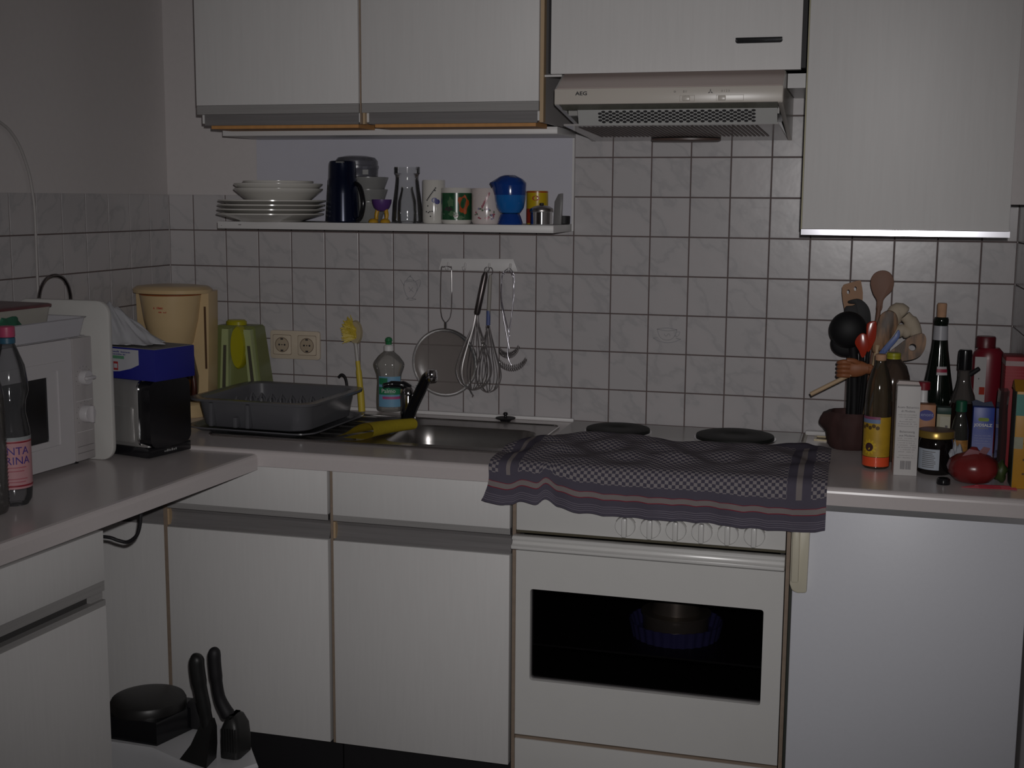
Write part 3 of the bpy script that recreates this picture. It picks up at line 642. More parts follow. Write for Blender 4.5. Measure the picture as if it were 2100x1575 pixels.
irid = mat('iridescent_wire',(.72,.70,.76),.28,1.0,var=.3,scale=60)
def coil_whisk(label, x, ztop, zc, y, cx, cz, R, ang, group):
    t = thing('coil_whisk', label, 'whisk', (x,y,zc), 0, group)
    TU('handle', t, irid, smoothpts([(x+.006,y-.002,zc+.045),(x-.017,y,ztop-.075),(x-.0165,y,ztop-.01),(x-.012,y,ztop+.004),(x,y+.012,ztop+.0125),(x+.012,y,ztop+.004),(x+.0165,y,ztop-.01),(x+.015,y,ztop-.075),(x+.002,y-.002,zc+.040),(cx,y-.004,cz+.008)],5), .0014, 6)
    pts = []; n = 15
    for i in range(n*8+1):
        s = i/(n*8); a = -ang/2+ang*s+.12; mx_, mz_ = cx+R*math.sin(a), cz+.055-.055*math.cos(a*.9)*1.0
        ph = 2*PI*n*s; pts.append((mx_, y-.004+.0065*math.cos(ph), mz_+.0082*math.sin(ph)))
    TU('coil', t, wire, pts, .0013, 5)
    TU('spine', t, wire, [(cx+R*math.sin(-ang/2+ang*i/10+.12), y-.004, cz+.055-.055*math.cos((-ang/2+ang*i/10+.12)*.9)) for i in range(11)], .0010, 5)
    return t
coil_whisk('upper of two coil whisks hanging on thin wires at the rail end', 1.030,1.298,1.085,-.030,1.032,1.078,.034,1.9,'coil whisks on the hook rail')
coil_whisk('lower of two coil whisks hanging on thin wires at the rail end', 1.032,1.292,1.052,-.042,1.045,1.045,.045,2.0,'coil whisks on the hook rail')

# ------------------------------------------------------------------ around the sink
ds = thing('dish_brush', 'yellow dish brush standing upright against the tiles', 'brush', (.605,-.05,.9))
yel = mat('brush_yellow',(.58,.44,.05),.5,var=.1)
TU('handle', ds, yel, smoothpts([(.612,-.045,.9045),(.608,-.043,.96),(.602,-.040,1.015),(.598,-.038,1.045)],5), [.010]*6+[.0085]*5+[.0065]*5, 10)
TU('neck', ds, mat('clear_grey',(.42,.40,.38),.4), smoothpts([(.598,-.038,1.043),(.592,-.034,1.085),(.587,-.030,1.115),(.590,-.026,1.150)],5), [.0055]*6+[.0055]*5+[.008]*5, 10)
bm = bmesh.new()
for i in range(260):
    a = random.uniform(-.5,1.25); ph = random.uniform(-.8,.8); c_ = Vector((.588,-.036,1.118)); d = Vector((-math.cos(a)*.92, -.5*math.sin(ph)-.1, math.sin(a))).normalized()
    s0 = c_+Vector((random.uniform(-.003,.008),random.uniform(-.008,.004),random.uniform(-.010,.022)))
    atube(bm, [s0, s0+d*random.uniform(.028,.037)], [.0017,.0012], 4)
b_ = link('bristle', bm, yel, ds); b_['kind'] = 'stuff'
LO('brush_head', ds, mat('brush_back',(.40,.33,.20),.5), [[(.590+.020*math.cos(t)*w, -.030+dy, 1.124+.034*math.sin(t)*w) for t in [2*PI*i/20 for i in range(20)]] for dy, w in ((.006,.8),(.002,1),(-.008,.9))])
sb = thing('washing_up_bottle', 'clear washing-up liquid bottle with green cap behind the tap', 'bottle', (.700,-.062,.9))
clearp = thin('clear_plastic',(.88,.88,.86),.08,.8,.30,(.50,.48,.46))
prof_b = [(0,.9145),(.033,.9145),(.036,.919),(.0365,.945),(.0350,.975),(.0335,.995),(.036,1.015),(.0435,1.036),(.0445,1.043),(.0425,1.050),(.030,1.066),(.0165,1.077),(.012,1.081),(.012,1.086),(0,1.086)]
LA('bottle_body', sb, clearp, prof_b, .700,-.062, 36, sy=.72)
LA('collar', sb, plain, [(.0125,1.080),(.0135,1.081),(.0135,1.094),(.008,1.098),(0,1.098)], .700,-.062, 20); LA('cap', sb, mat('cap_green',(.02,.17,.06),.35), [(0,1.096),(.0085,1.097),(.0085,1.106),(.011,1.108),(.009,1.115),(.004,1.118),(0,1.1185)], .700,-.062, 10)
fa = facing(.700,-.062)
def oval_patch(name, p, m, rx, ry, cx, cy, a0, a1, z0, z1, n=14):
    bm = bmesh.new(); rr = []
    for z in (z0,z1): rr.append([bm.verts.new((cx+rx*math.sin(a0+(a1-a0)*i/n), cy-ry*math.cos(a0+(a1-a0)*i/n), z)) for i in range(n+1)])
    for i in range(n): bm.faces.new((rr[0][i],rr[0][i+1],rr[1][i+1],rr[1][i]))
    return link(name, bm, m, p, True)
lab = oval_patch('label', sb, mat('label_blue',(.16,.34,.50),.5), .0372,.0280,.700,-.062, fa-.95,fa+.95,.928,1.012)
oval_patch('label_green', lab, mat('label_green',(.02,.20,.09),.5), .0378,.0286,.700,-.062, fa-.92,fa+.95,.962,.983); oval_patch('label_pink', lab, mat('label_pink',(.42,.06,.20),.5), .0378,.0286,.700,-.062, fa-.6,fa+.95,.950,.957)
oval_patch('label_green', lab, _m['label_green'], .0378,.0286,.700,-.062, fa-.90,fa-.20,.990,1.008)
wraptext(lab, plain, 'Palmo', .0165, .0365, .700,-.0570, fa-.10, .9725)
# dish drainer
dd = thing('dish_drainer', 'dark grey plastic dish drainer standing on its tray by the sink', 'dish drainer', (.475,-.285,.9035), -.05)
def rr3(x0,x1,y0,y1,r,z,n=5): return [(x,y,z) for x,y in rrect(x0,x1,y0,y1,r,n)]
LO('tray', dd, grey_pl, [rr3(-.165,.165,-.165,.165,.05,.0005),rr3(-.172,.172,-.172,.172,.05,.006),rr3(-.182,.182,-.180,.180,.05,.0085),rr3(-.182,.182,-.180,.180,.05,.012),rr3(-.172,.172,-.170,.170,.05,.010),rr3(-.165,.165,-.165,.165,.05,.004)], local=True)
LO('basket', dd, grey_pl, [rr3(-.145,.145,-.140,.140,.04,.008),rr3(-.150,.150,-.145,.145,.042,.012),rr3(-.160,.160,-.158,.158,.045,.074),rr3(-.180,.180,-.172,.172,.05,.077),rr3(-.181,.181,-.173,.173,.05,.083),rr3(-.162,.162,-.160,.160,.045,.085),rr3(-.154,.154,-.152,.152,.042,.080),rr3(-.143,.143,-.138,.138,.04,.014)], local=True)
for x in (-.105,-.035,.0): 
    B('front_rib', dd, grey_pl, x-.006,x+.006,-.166,-.142,.0125,(.040 if x==-.035 else .074),.003, local=True)
for r_ in (-.02,.06):
    for i in range(9): TU('plate_peg', dd, grey_pl, [(-.12+i*.030,r_,.012),(-.12+i*.030,r_,.052),(-.118+i*.030,r_+.008,.064),(-.116+i*.030,r_+.016,.052),(-.116+i*.030,r_+.018,.012)], .0045, 6, local=True)
hk = TU('drainer_hook', None, black, smoothpts([(.585,-.075,.905),(.580,-.072,.975),(.572,-.066,1.000),(.560,-.062,1.008),(.550,-.060,1.000)],5), .004, 8)
tag(hk, 'small black bent hook sticking up behind the dish drainer', 'hook')

# ------------------------------------------------------------------ coffee maker and grinder in the corner
cm = thing('coffee_maker', 'beige filter coffee maker in the corner behind the blue box', 'coffee maker', (.128,-.215,.90))
bx, by = .128, -.215
def ell(cx, cy, rx, ry, z, n=36): return [(cx+rx*math.cos(2*PI*i/n), cy+ry*math.sin(2*PI*i/n), z) for i in range(n)]
LO('base', cm, beige, [ell(bx,by,.105,.09,.9005),ell(bx,by,.108,.094,.905),ell(bx,by,.106,.092,.935),ell(bx,by,.095,.085,.942)])
LO('tower', cm, beige, [[(bx+x*s,by+y,z) for x,y in ((-.108,.0),(-.108,.05),(-.09,.085),(.09,.085),(.108,.05),(.108,.0),(.085,-.005),(-.085,-.005))] for z, s in ((.93,.93),(1.05,.98),(1.18,1.02),(1.240,1.03))])
LO('filter_holder', cm, beige, [ell(bx+.010,by-.022,.050,.050,1.092),ell(bx+.010,by-.022,.058,.058,1.102),ell(bx+.010,by-.022,.074,.070,1.165),ell(bx+.010,by-.022,.084,.076,1.232)])
LO('lid', cm, beige, [ell(bx+.003,by,.110,.088,1.2365),ell(bx+.003,by,.111,.089,1.246),ell(bx+.003,by,.100,.080,1.2535),ell(bx+.003,by,.070,.055,1.2565)])
LO('red_line', cm, mat('orange_line',(.35,.09,.02),.5), [ell(bx+.010,by-.022,.0846,.0766,1.2325),ell(bx+.010,by-.022,.0850,.0770,1.2350)])
jug_m = thin('brown_jug_glass',(.50,.34,.20),.05,1.1,.25,(.10,.045,.015))
LO('glass_jug', cm, jug_m, [ell(bx+.008,by-.030,.062,.058,.9425),ell(bx+.008,by-.030,.074,.066,.965),ell(bx+.008,by-.030,.076,.068,1.010),ell(bx+.008,by-.030,.064,.060,1.065),ell(bx+.008,by-.030,.058,.056,1.085)])
LO('jug_rim', cm, mat('dark_red_brown',(.06,.016,.010),.4), [ell(bx+.008,by-.030,.060,.058,1.080),ell(bx+.008,by-.030,.064,.060,1.082),ell(bx+.008,by-.030,.062,.058,1.091)])
B('water_gauge', cm, mat('gauge_brown',(.10,.055,.03),.3), bx+.098,bx+.103,by-.0045,by-.0015,1.03,1.20)
TU('jug_handle', cm, mat('dark_red_brown',(.06,.016,.010),.4), smoothpts([(bx+.066,by-.06,1.078),(bx+.098,by-.085,1.06),(bx+.112,by-.09,1.00),(bx+.106,by-.085,.96)],5), .007, 8)
scribble(cm, mat('logo_red',(.45,.04,.03),.5), bx+.002,bx+.030,by-.0985,1.198,.006,3,name='logo'); scribble(cm, _m['logo_red'], bx+.016,bx+.042,by-.0975,1.188,.004,5,name='logo')
gr = thing('plastic_grater', 'pale green tapered plastic kitchen gadget with a yellow ring by the socket', 'kitchen gadget', (.256,-.068,.90))
gx, gy = .256, -.068
lime = mat('pale_green_plastic',(.37,.42,.20),.35,var=.05); limed = mat('olive_side',(.16,.18,.06),.4,var=.05); yelg = mat('yellow_green',(.36,.33,.012),.25)
def trap(w0,w1,d0,d1,z0,z1): return [[(gx-w0,gy-d0,z0),(gx+w0,gy-d0,z0),(gx+w0,gy+d0,z0),(gx-w0,gy+d0,z0)],[(gx-w1,gy-d1,z1),(gx+w1,gy-d1,z1),(gx+w1,gy+d1,z1),(gx-w1,gy+d1,z1)]]
LO('body', gr, limed, trap(.088,.060,.042,.030,.9005,1.132)+[[(gx-.055,gy-.026,1.138),(gx+.055,gy-.026,1.138),(gx+.055,gy+.026,1.138),(gx-.055,gy+.026,1.138)]])
for s in (-1,1):
    xo = -.020 if s < 0 else .046; xb = -.030 if s < 0 else .066
    PR('slot_rib', gr, lime, [(gx+xo-.011,1.130),(gx+xo+.009,1.130),(gx+xb+.014,.915),(gx+xb-.014,.915)], 'y', gy-.052, gy-.030)
    PR('slot', gr, mat('slot_dark',(.07,.065,.045),.5), [(gx+xo*1.1-.004,1.085),(gx+xo*1.1+.004,1.085),(gx+xb+.005,.93),(gx+xb-.005,.93)], 'y', gy-.0545, gy-.050)
bm = bmesh.new(); rg = []
for i in range(40):
    t = 2*PI*i/40; rg.append((gx+.020+.021*math.cos(t), gy-.052, 1.080+.060*math.sin(t)))
aloft(bm, [[(gx+.020+(q[0]-gx-.020)*w, gy+dy, 1.080+(q[2]-1.080)*w) for q in rg] for dy, w in ((-.034,1),(-.058,1),(-.063,.93),(-.063,.2))]); link('yellow_ring', gr, True) if False else link('yellow_ring', bm, yelg, gr, True)
LO('top_button', gr, yelg, [ell(gx-.012,gy,.030,.024,1.137,24),ell(gx-.012,gy,.030,.024,1.147,24),ell(gx-.012,gy,.024,.019,1.152,24)])

# ------------------------------------------------------------------ crockery on the shelf (shelf top z = 1.43)
SZ = 1.4302
def plate(name, label, cat, x, y, z0, r, h, foot, group, m=None, th=.0035):
    prof = [(0,z0+.0015),(foot*.88,z0+.0015),(foot*.9,z0),(foot,z0),(foot*1.04,z0+.003)]
    n = 5
    for i in range(1,n+1): t = i/n; prof.append((foot*1.04+(r-foot*1.04)*t, z0+.003+(h-.003-th)*t**1.1))
    prof.append((r,z0+h-.0005)); prof.append((r-.003,z0+h))
    for i in range(n,-1,-1): t = i/n; prof.append((max(.01,foot*.98+(r-.006-foot*.98)*t), z0+.003+th+(h-.0065-th)*t**1.1))
    prof.append((0,z0+.003+th))
    o = LA(name, None, m or ceramic, prof, x, y, 56, sharp=50); return tag(o, label, cat, group)
PG = 'white crockery stacked on the wall shelf'
for i, (z0, lab_) in enumerate(((SZ,'lowest large white plate lying directly on the shelf'),(SZ+.0118,'second large white plate from the bottom of the stack'),(SZ+.0236,'third large white plate from the bottom of the stack'),(SZ+.0354,'uppermost large white plate of the stack, under the bowl'))):
    plate('dinner_plate', lab_, 'plate', .394+.002*i, -.146, z0, .1435, .0225, .085, PG)
plate('soup_bowl', 'deep white soup plate standing on top of the large plates', 'bowl', .419, -.146, SZ+.0425, .1185, .046, .066, PG)
plate('soup_bowl', 'second white soup plate nested in the deep one', 'bowl', .419, -.146, SZ+.0555, .1180, .046, .066, PG)
plate('small_bowl', 'small white dish topmost on the crockery stack', 'bowl', .419, -.146, SZ+.0685, .094, .040, .060, PG)
def mug(name, label, x, y, r, h, m, ha, inner=None, foot=True):
    t = thing(name, label, 'mug', (x,y,SZ))
    body = LA('body', t, m, [(0,SZ+.002),(r*.85,SZ+.001),(r*.9,SZ),(r*.97,SZ+.003),(r,SZ+.010),(r,SZ+h-.002),(r-.001,SZ+h),(r-.0035,SZ+h-.001),(r-.004,SZ+.008),(0,SZ+.006)], x, y, 40)
    u = Vector((math.sin(ha),-math.cos(ha),0)); c = Vector((x,y,SZ))
    TU('handle', t, m, smoothpts([c+u*(r-.002)+Vector((0,0,h*.82)), c+u*(r+.016)+Vector((0,0,h*.80)), c+u*(r+.024)+Vector((0,0,h*.52)), c+u*(r+.016)+Vector((0,0,h*.24)), c+u*(r-.002)+Vector((0,0,h*.2))],5), .0042, 8)
    return t, body
jg = thing('thermos_jug', 'tall black insulated jug with handle beside the plates', 'jug', (.609,-.155,SZ))
LA('body', jg, mat('jug_black',(.005,.009,.030),.2,.35), [(0,SZ+.001),(.042,SZ),(.0455,SZ+.004),(.0445,SZ+.02),(.041,SZ+.075),(.0385,SZ+.112),(.0365,SZ+.116),(.0352,SZ+.150),(.034,SZ+.1585),(.031,SZ+.1605),(0,SZ+.1605)], .609,-.155, 44)
TU('handle', jg, gloss_black, smoothpts([(0.643,-0.158,SZ+.104),(0.665,-0.172,SZ+.092),(0.677,-0.180,SZ+.052),(0.667,-0.175,SZ+.014),(0.647,-0.162,SZ+.006)],5), .0062, 8)
B('lid_tab', jg, mat('tab_grey',(.20,.20,.20),.4), .607,.627,-.196,-.182,SZ+.1545,SZ+.1585,.001)
pcm = thin('grey_tub_plastic',(.62,.62,.66),.25,.6,.45,(.20,.20,.23))
cb_ = mat('clear_bowl_grey',(.22,.22,.215),.25,var=.1)
zb_ = SZ
for i, lab_ in enumerate(('lowest of the grey plastic bowls behind the black jug','second grey plastic bowl from below behind the black jug','topmost of the grey plastic bowls behind the black jug')):
    r = (.051,.053,.055)[i]; plate('plastic_bowl', lab_, 'bowl', .645,-.066, SZ+.034*i*.95, r, .056, .034, 'plastic bowls behind the jug', cb_)
pb = thing('plastic_tub', 'upturned translucent grey plastic tub on the bowls behind the jug', 'tub', (.612,-.063,SZ+.122))
LA('tub', pb, pcm, [(.055,SZ+.1215),(.0575,SZ+.122),(.0585,SZ+.142),(.0600,SZ+.144),(.0600,SZ+.150),(.058,SZ+.152),(.0575,SZ+.163),(.050,SZ+.172),(.030,SZ+.1765),(0,SZ+.1775)], .612,-.0655, 44)
B('price_sticker', pb, mat('sticker',(.34,.34,.34),.6), .653,.669,-.124,-.1225,SZ+.126,SZ+.139)
eg = thing('egg_cup', 'purple egg cup standing on two yellow feet', 'egg cup', (.715,-.145,SZ))
pur = mat('purple_plastic',(.09,.035,.17),.4); yfo = mat('foot_yellow',(.50,.28,.02),.4)
LA('cup', eg, pur, [(0,SZ+.030),(.012,SZ+.031),(.021,SZ+.040),(.0255,SZ+.052),(.0262,SZ+.061),(.0240,SZ+.061),(.020,SZ+.045),(0,SZ+.036)], .715,-.145, 28)
for s in (-1,1):
    TU('leg', eg, yfo, smoothpts([(.715+s*.011,-.145,SZ+.036),(.715+s*.0145,-.147,SZ+.020),(.715+s*.0135,-.149,SZ+.008)],4), [.0058]*5+[.0052]*4, 8)
    LO('foot', eg, yfo, [[(.715+s*.0165-.003+.0135*math.cos(t)*w, -.156+.014*math.sin(t)*w, SZ+z) for t in [2*PI*i/16 for i in range(16)]] for z, w in ((.0003,.95),(.003,1),(.008,.8),(.011,.4))])
glass = thin('clear_glass',(.965,.97,.97),.05,.35,.07,(.60,.60,.60))
cf = LA('glass_carafe', None, glass, [(0,SZ+.003),(.036,SZ+.001),(.040,SZ+.004),(.0405,SZ+.012),(.038,SZ+.05),(.0325,SZ+.09),(.0295,SZ+.118),(.0305,SZ+.126),(.0335,SZ+.130),(.0335,SZ+.147)], .776,-.116, 40); tag(cf, 'clear glass carafe with wide rim beside the white mug', 'carafe')
gt = LA('glass_bottle', None, glass, [(0,SZ+.002),(.022,SZ+.001),(.0238,SZ+.004),(.0240,SZ+.030),(.0225,SZ+.058),(.018,SZ+.075),(.0145,SZ+.088),(.0150,SZ+.094)], .800,-.182, 32); tag(gt, 'small clear glass bottle in front of the carafe', 'bottle')
m1, b1 = mug('mug','tall white mug with blue and black print',.846,-.105,.0300,.1125,ceramic,3.0)
a_ = facing(.846,-.105)

blu = mat('print_blue',(.06,.06,.22),.4)
for da, dz, w in ((.05,.060,.008),(.30,.056,.0075)):
    bm = bmesh.new(); bm.faces.new([bm.verts.new((.846+.0303*math.sin(a_+da+w/.03*math.cos(t)), -.105-.0303*math.cos(a_+da+w/.03*math.cos(t)), SZ+dz+.0065*math.sin(t))) for t in [2*PI*i/14 for i in range(14)]]); link('print_spot', bm, blu, b1)
for da, dz in [(-.55,.045),(-.35,.030),(-.15,.031),(-.5,.028),(-.3,.018),(.1,.085),(-.7,.030)]+[(-.62+.085*i,.060+.0035*i) for i in range(10)]:
    bm = bmesh.new(); w = .002; bm.faces.new([bm.verts.new((.846+.0303*math.sin(a_+da+w/.03*math.cos(t)), -.105-.0303*math.cos(a_+da+w/.03*math.cos(t)), SZ+dz+.002*math.sin(t))) for t in [2*PI*i/8 for i in range(8)]]); link('print_dot', bm, inkblack, b1)
def spots(p, x, y, r, a, lst):
    for nm, m, da, dz, wx, wz in lst:
        bm = bmesh.new(); n = 18; vs = []
        for i in range(n):
            t = 2*PI*i/n; k_ = 1+.18*math.sin(5*t+dz*900)+.1*math.sin(3*t+da*40); aa = a+da+wx/r*math.cos(t)*k_; vs.append(bm.verts.new((x+(r+.0004)*math.sin(aa), y-(r+.0004)*math.cos(aa), SZ+dz+wz*math.sin(t)*k_)))
        bm.faces.new(vs); link(nm, bm, m, p)
gm, gb = mug('mug','green mug with orange flower print',.917,-.130,.0400,.0920,ceramic,2.7)
a_ = facing(.917,-.13); patch('green_print', gb, mat('print_green',(.018,.085,.035),.25,var=.6,scale=70), .0402,.917,-.130,a_-1.9,a_+1.9,SZ+.010,SZ+.079,28)
spots(gb,.917,-.13,.0404,a_,[('flower_print',mat('print_orange',(.42,.08,.02),.25,var=.4,scale=90),.48,.050,.0150,.0235),('leaf_print',mat('print_leaf',(.09,.17,.09),.25),-.25,.026,.012,.006),('leaf_print',_m['print_leaf'],.15,.016,.014,.005),('leaf_print',_m['print_leaf'],-.4,.055,.008,.012),('petal_print',mat('print_pale',(.36,.26,.26),.3),-.05,.022,.007,.006),('twig_print',mat('print_twig',(.05,.035,.04),.3),-.55,.038,.012,.005)])
pm, pbd = mug('mug','white mug with pink blossom print',.999,-.130,.0392,.0915,mat('pinkish_ceramic',(.62,.55,.535),.18),2.6)
a_ = facing(.999,-.13); pk = mat('print_pink',(.34,.10,.13),.3); dg = mat('print_sage',(.12,.15,.10),.3); lb = mat('print_lilac',(.24,.22,.36),.3)
rnd = random.Random(3); ls = []
for i in range(26): ls.append(('blossom_print',(pk,pk,dg,lb)[rnd.randrange(4)],rnd.uniform(-.85,.5),rnd.uniform(.012,.040),rnd.uniform(.0016,.0036),rnd.uniform(.0016,.0036)))
for i in range(7): ls.append(('twig_print',pk,-.30+i*.075,.044+i*.0055,.0022,.0045))
spots(pbd,.999,-.13,.0392,a_,ls)
bj = thing('blue_jug', 'glossy blue plastic jug with lip on a foot', 'jug', (1.072,-.166,SZ))
bl1 = mat('blue_plastic',(.012,.13,.42),.15,var=.03); bl2 = mat('blue_plastic_dark',(.008,.045,.24),.15,var=.03)
LA('bowl', bj, bl1, [(.015,SZ+.0265),(.026,SZ+.030),(.0345,SZ+.042),(.0385,SZ+.060),(.0400,SZ+.075)], 1.072,-.166, 40)
bm = bmesh.new(); n = 40; R1=[];R2=[];R3=[]
for i in range(n):
    t = 2*PI*i/n; c_, s_ = math.cos(t), math.sin(t); lipx = max(0,-c_)**6*.014
    R1.append((1.072+.0402*c_, -.166+.0402*s_, SZ+.0745)); R2.append((1.072+(.0415)*c_-lipx*.6, -.166+.0415*s_, SZ+.098)); R3.append((1.072+.0405*c_-lipx, -.166+.0405*s_, SZ+.104+.003*math.sin(2*t)))
R4 = [(1.072+.030*math.cos(2*PI*i/n)+.002, -.166+.030*math.sin(2*PI*i/n), SZ+.117+.003*math.cos(2*PI*i/n+2.6)) for i in range(n)]
R5 = [(1.070+.014*math.cos(2*PI*i/n), -.166+.014*math.sin(2*PI*i/n), SZ+.1245) for i in range(n)]
aloft(bm, [R1,R2,R3,R4,R5], cap0=False); link('lid', bm, bl2, bj, True)
LA('foot', bj, bl2, [(0,SZ+.0005),(.0305,SZ),(.0325,SZ+.003),(.0300,SZ+.012),(.0265,SZ+.022),(.0240,SZ+.027),(0,SZ+.028)], 1.072,-.166, 36)
cn = thing('tin_can', 'yellow and red paper-wrapped tin behind the sugar pot', 'tin', (1.120,-.075,SZ))
LA('can', cn, mat('can_yellow',(.52,.36,.01),.3), [(0,SZ+.001),(.0272,SZ),(.028,SZ+.002),(.028,SZ+.084),(.026,SZ+.086),(0,SZ+.085)], 1.120,-.075, 32)
a_ = facing(1.12,-.075); cred = mat('can_red',(.35,.03,.015),.3)
patch('red_band', cn, cred, .0283,1.120,-.075,a_-1.6,a_+1.6,SZ+.003,SZ+.040,20); patch('red_rim', cn, cred, .0283,1.120,-.075,a_-1.7,a_+1.7,SZ+.0815,SZ+.0845,20)
for rx, rz, m in ((.0095,.0065,cred),(.0060,.0030,_m['can_yellow'])):
    bm = bmesh.new(); bm.faces.new([bm.verts.new((1.120+(.0284+(.0003 if m is not cred else 0))*math.sin(a_+rx/.028*math.cos(t)-.15), -.075-(.0284+(.0003 if m is not cred else 0))*math.cos(a_+rx/.028*math.cos(t)-.15), SZ+.067+rz*math.sin(t))) for t in [2*PI*i/18 for i in range(18)]]); link('emblem', bm, m, cn)
sgp = thing('sugar_pot', 'small shiny steel sugar pot with lid at the shelf end', 'pot', (1.1545,-.165,SZ))
LA('pot', sgp, chrome, [(0,SZ+.001),(.027,SZ),(.0285,SZ+.002),(.0285,SZ+.032),(.0305,SZ+.034)], 1.1545,-.165, 36)
LA('lid', sgp, mat('steel_lid',(.40,.38,.37),.3,1.0), [(.0305,SZ+.0335),(.0310,SZ+.036),(.029,SZ+.041),(.020,SZ+.0465),(.008,SZ+.0495),(0,SZ+.050)], 1.1545,-.165, 36)
LA('lid_knob', sgp, black, [(0,SZ+.0495),(.0055,SZ+.050),(.0055,SZ+.055),(0,SZ+.0555)], 1.1545,-.165, 14)
gc = thing('grey_holder', 'upright grey flat plastic piece leaning at the shelf end', 'holder', (1.182,-.075,SZ))
PR('plate', gc, mat('holder_grey',(.17,.165,.165),.35), [(1.166,SZ),(1.186,SZ),(1.188,SZ+.080),(1.178,SZ+.078),(1.169,SZ+.060)], 'y', -.085, -.070, bev=.001)
bd = LA('black_dish', None, black, [(0,SZ+.001),(.015,SZ),(.0165,SZ+.002),(.017,SZ+.021),(.015,SZ+.022),(.014,SZ+.006),(0,SZ+.005)], 1.184,-.045, 28); tag(bd, 'small low black dish at the right end of the shelf', 'dish')

# ------------------------------------------------------------------ left worktop (top z = .892)
LZ = .8922
mw = thing('microwave', 'white microwave oven with two round knobs on the left worktop', 'microwave', (.275,-.816,LZ), -.0716)
# local frame: x outwards from the wall, y along the wall towards the back, front face at x = 0
mwm = mat('microwave_white',(.52,.50,.51),.35,var=.02)
B('body', mw, mwm, -.255,-.012,-.455,0,.012,.292,.004, local=True)
for a, b in ((-.23,-.03),(-.23,-.43),(-.04,-.03),(-.04,-.43)): LA('foot', mw, black, [(0,.0003),(.012,.0003),(.012,.013),(0,.013)], a, b, 14, local=True)
PR('door', mw, mwm, rrect(-.453,-.070,.013,.290,.006,3), 'x', -.012, 0, holes=(rrect(-.415,-.150,.075,.215,.004,3)[::-1],), local=True)
PR('door_frame', mw, mwm, rrect(-.440,-.090,.050,.245,.006,3), 'x', 0, .003, holes=(rrect(-.430,-.120,.062,.228,.004,3)[::-1],), local=True)
B('window', mw, gloss_black, -.010,-.004,-.418,-.147,.072,.218, local=True)
B('control_panel', mw, mat('panel_pinkgrey',(.40,.375,.375),.2,var=.04), -.012,.001,-.066,-.002,.013,.290,.002, local=True)
def xdisc(name, p, m, y, z, r, x0, x1, n=28): return LO(name, p, m, [[(x, y+rr*math.cos(t), z+rr*math.sin(t)) for t in [2*PI*i/n for i in range(n)]] for x, rr in ((x0,r),(x1-.002,r*.96),(x1,r*.88))], local=True)
k1 = xdisc('knob', mw, mwm, -.034, .200, .017, .001, .016); B('knob_grip', k1, mwm, .014,.024,-.050,-.018,.1965,.2035,.002, local=True)
k2 = xdisc('knob', mw, mwm, -.034, .118, .020, .001, .018); B('knob_grip', k2, mwm, .016,.026,-.038,-.030,.099,.137,.002, local=True)
for z in (.148,.078,.045,.030): B('panel_line', mw, inkgrey if z < .07 else plain, .0008,.0016,-.062,-.008,z,z+.001, local=True)
for i in range(11):
    t = math.radians(-130+26*i)
    for kz, rr in ((.200,.025),(.118,.028)): B('tick_mark', mw, inkgrey, .0008,.0014,-.034+rr*math.sin(t)-.0008,-.034+rr*math.sin(t)+.0008,kz+rr*math.cos(t)-.0008,kz+rr*math.cos(t)+.0008, local=True)
scribble(mw, inkgrey, -.335,-.290,.0006,.028,.008,2,'x',True,'logo')
bo = PR('cutting_board', None, mat('board_white',(.50,.49,.47),.4,var=.03), rrect(.062,.306,LZ,1.2600,.032,6), 'y', -.793, -.779, bev=.004); tag(bo, 'white plastic board with rounded corners standing on edge beside the microwave', 'cutting board')
MT = LZ+.2925
ty = thing('tray', 'low white tray lying on top of the microwave', 'tray', (.14,-1.0,MT), -.0716)
bm = bmesh.new(); aloft(bm, [rr3(-.115,.115,-.19,.17,.012,.0005),rr3(-.125,.122,-.20,.18,.014,.040),rr3(-.128,.126,-.203,.183,.014,.043),rr3(-.120,.118,-.196,.176,.012,.042),rr3(-.111,.111,-.186,.166,.010,.004)]); link('tray_shell', bm, mat('tray_white',(.48,.47,.50),.45,var=.03), ty, True, True)
tb = thing('food_tub', 'white plastic tub with dark red rim in the tray on the microwave', 'tub', (.12,-1.00,MT+.0045), -.0716)
bm = bmesh.new(); aloft(bm, [rr3(-.070,.070,-.155,.135,.012,.0),rr3(-.080,.080,-.160,.145,.015,.062)]); link('tub', bm, mat('tub_cream',(.42,.40,.36),.4), tb, True, True)
bm = bmesh.new(); aloft(bm, [rr3(-.083,.083,-.163,.148,.015,.062),rr3(-.083,.083,-.163,.148,.015,.067),rr3(-.078,.078,-.158,.143,.013,.069)]); link('lid', bm, mat('lid_red',(.12,.035,.04),.35,var=.5,scale=30), tb, True, True)
gn_ = bmesh.new(); bmesh.ops.create_icosphere(gn_, subdivisions=3, radius=1)
for v in gn_.verts:
    n_ = 1+.25*math.sin(5*v.co.x+3*v.co.y)+.18*math.sin(9*v.co.y+4*v.co.z); v.co = Vector((.205+.012*v.co.x*n_, -1.020+.050*v.co.y*n_, MT+.0300+.021*v.co.z*n_))
o = link('green_cloth', gn_, mat('cloth_green',(.03,.14,.08),.8,bump=.4), None, True); tag(o, 'crumpled dark green cloth in the white tray', 'cloth')
ar = thing('chrome_stand', 'chrome wire stand with arched top behind the white board', 'stand', (.055,-.655,LZ))
TU('arch', ar, mat('dark_chrome',(.22,.20,.20),.12,1.0), smoothpts([(.070,-.715,LZ+.004),(.070,-.715,1.20),(.070,-.712,1.262),(.072,-.690,1.296),(.074,-.655,1.305),(.076,-.622,1.294),(.078,-.604,1.262),(.078,-.602,1.20),(.078,-.602,LZ+.004)],6), .0042, 8)
B('foot_bar', ar, _m['dark_chrome'], .055,.092,-.73,-.590,LZ,LZ+.006,.002)
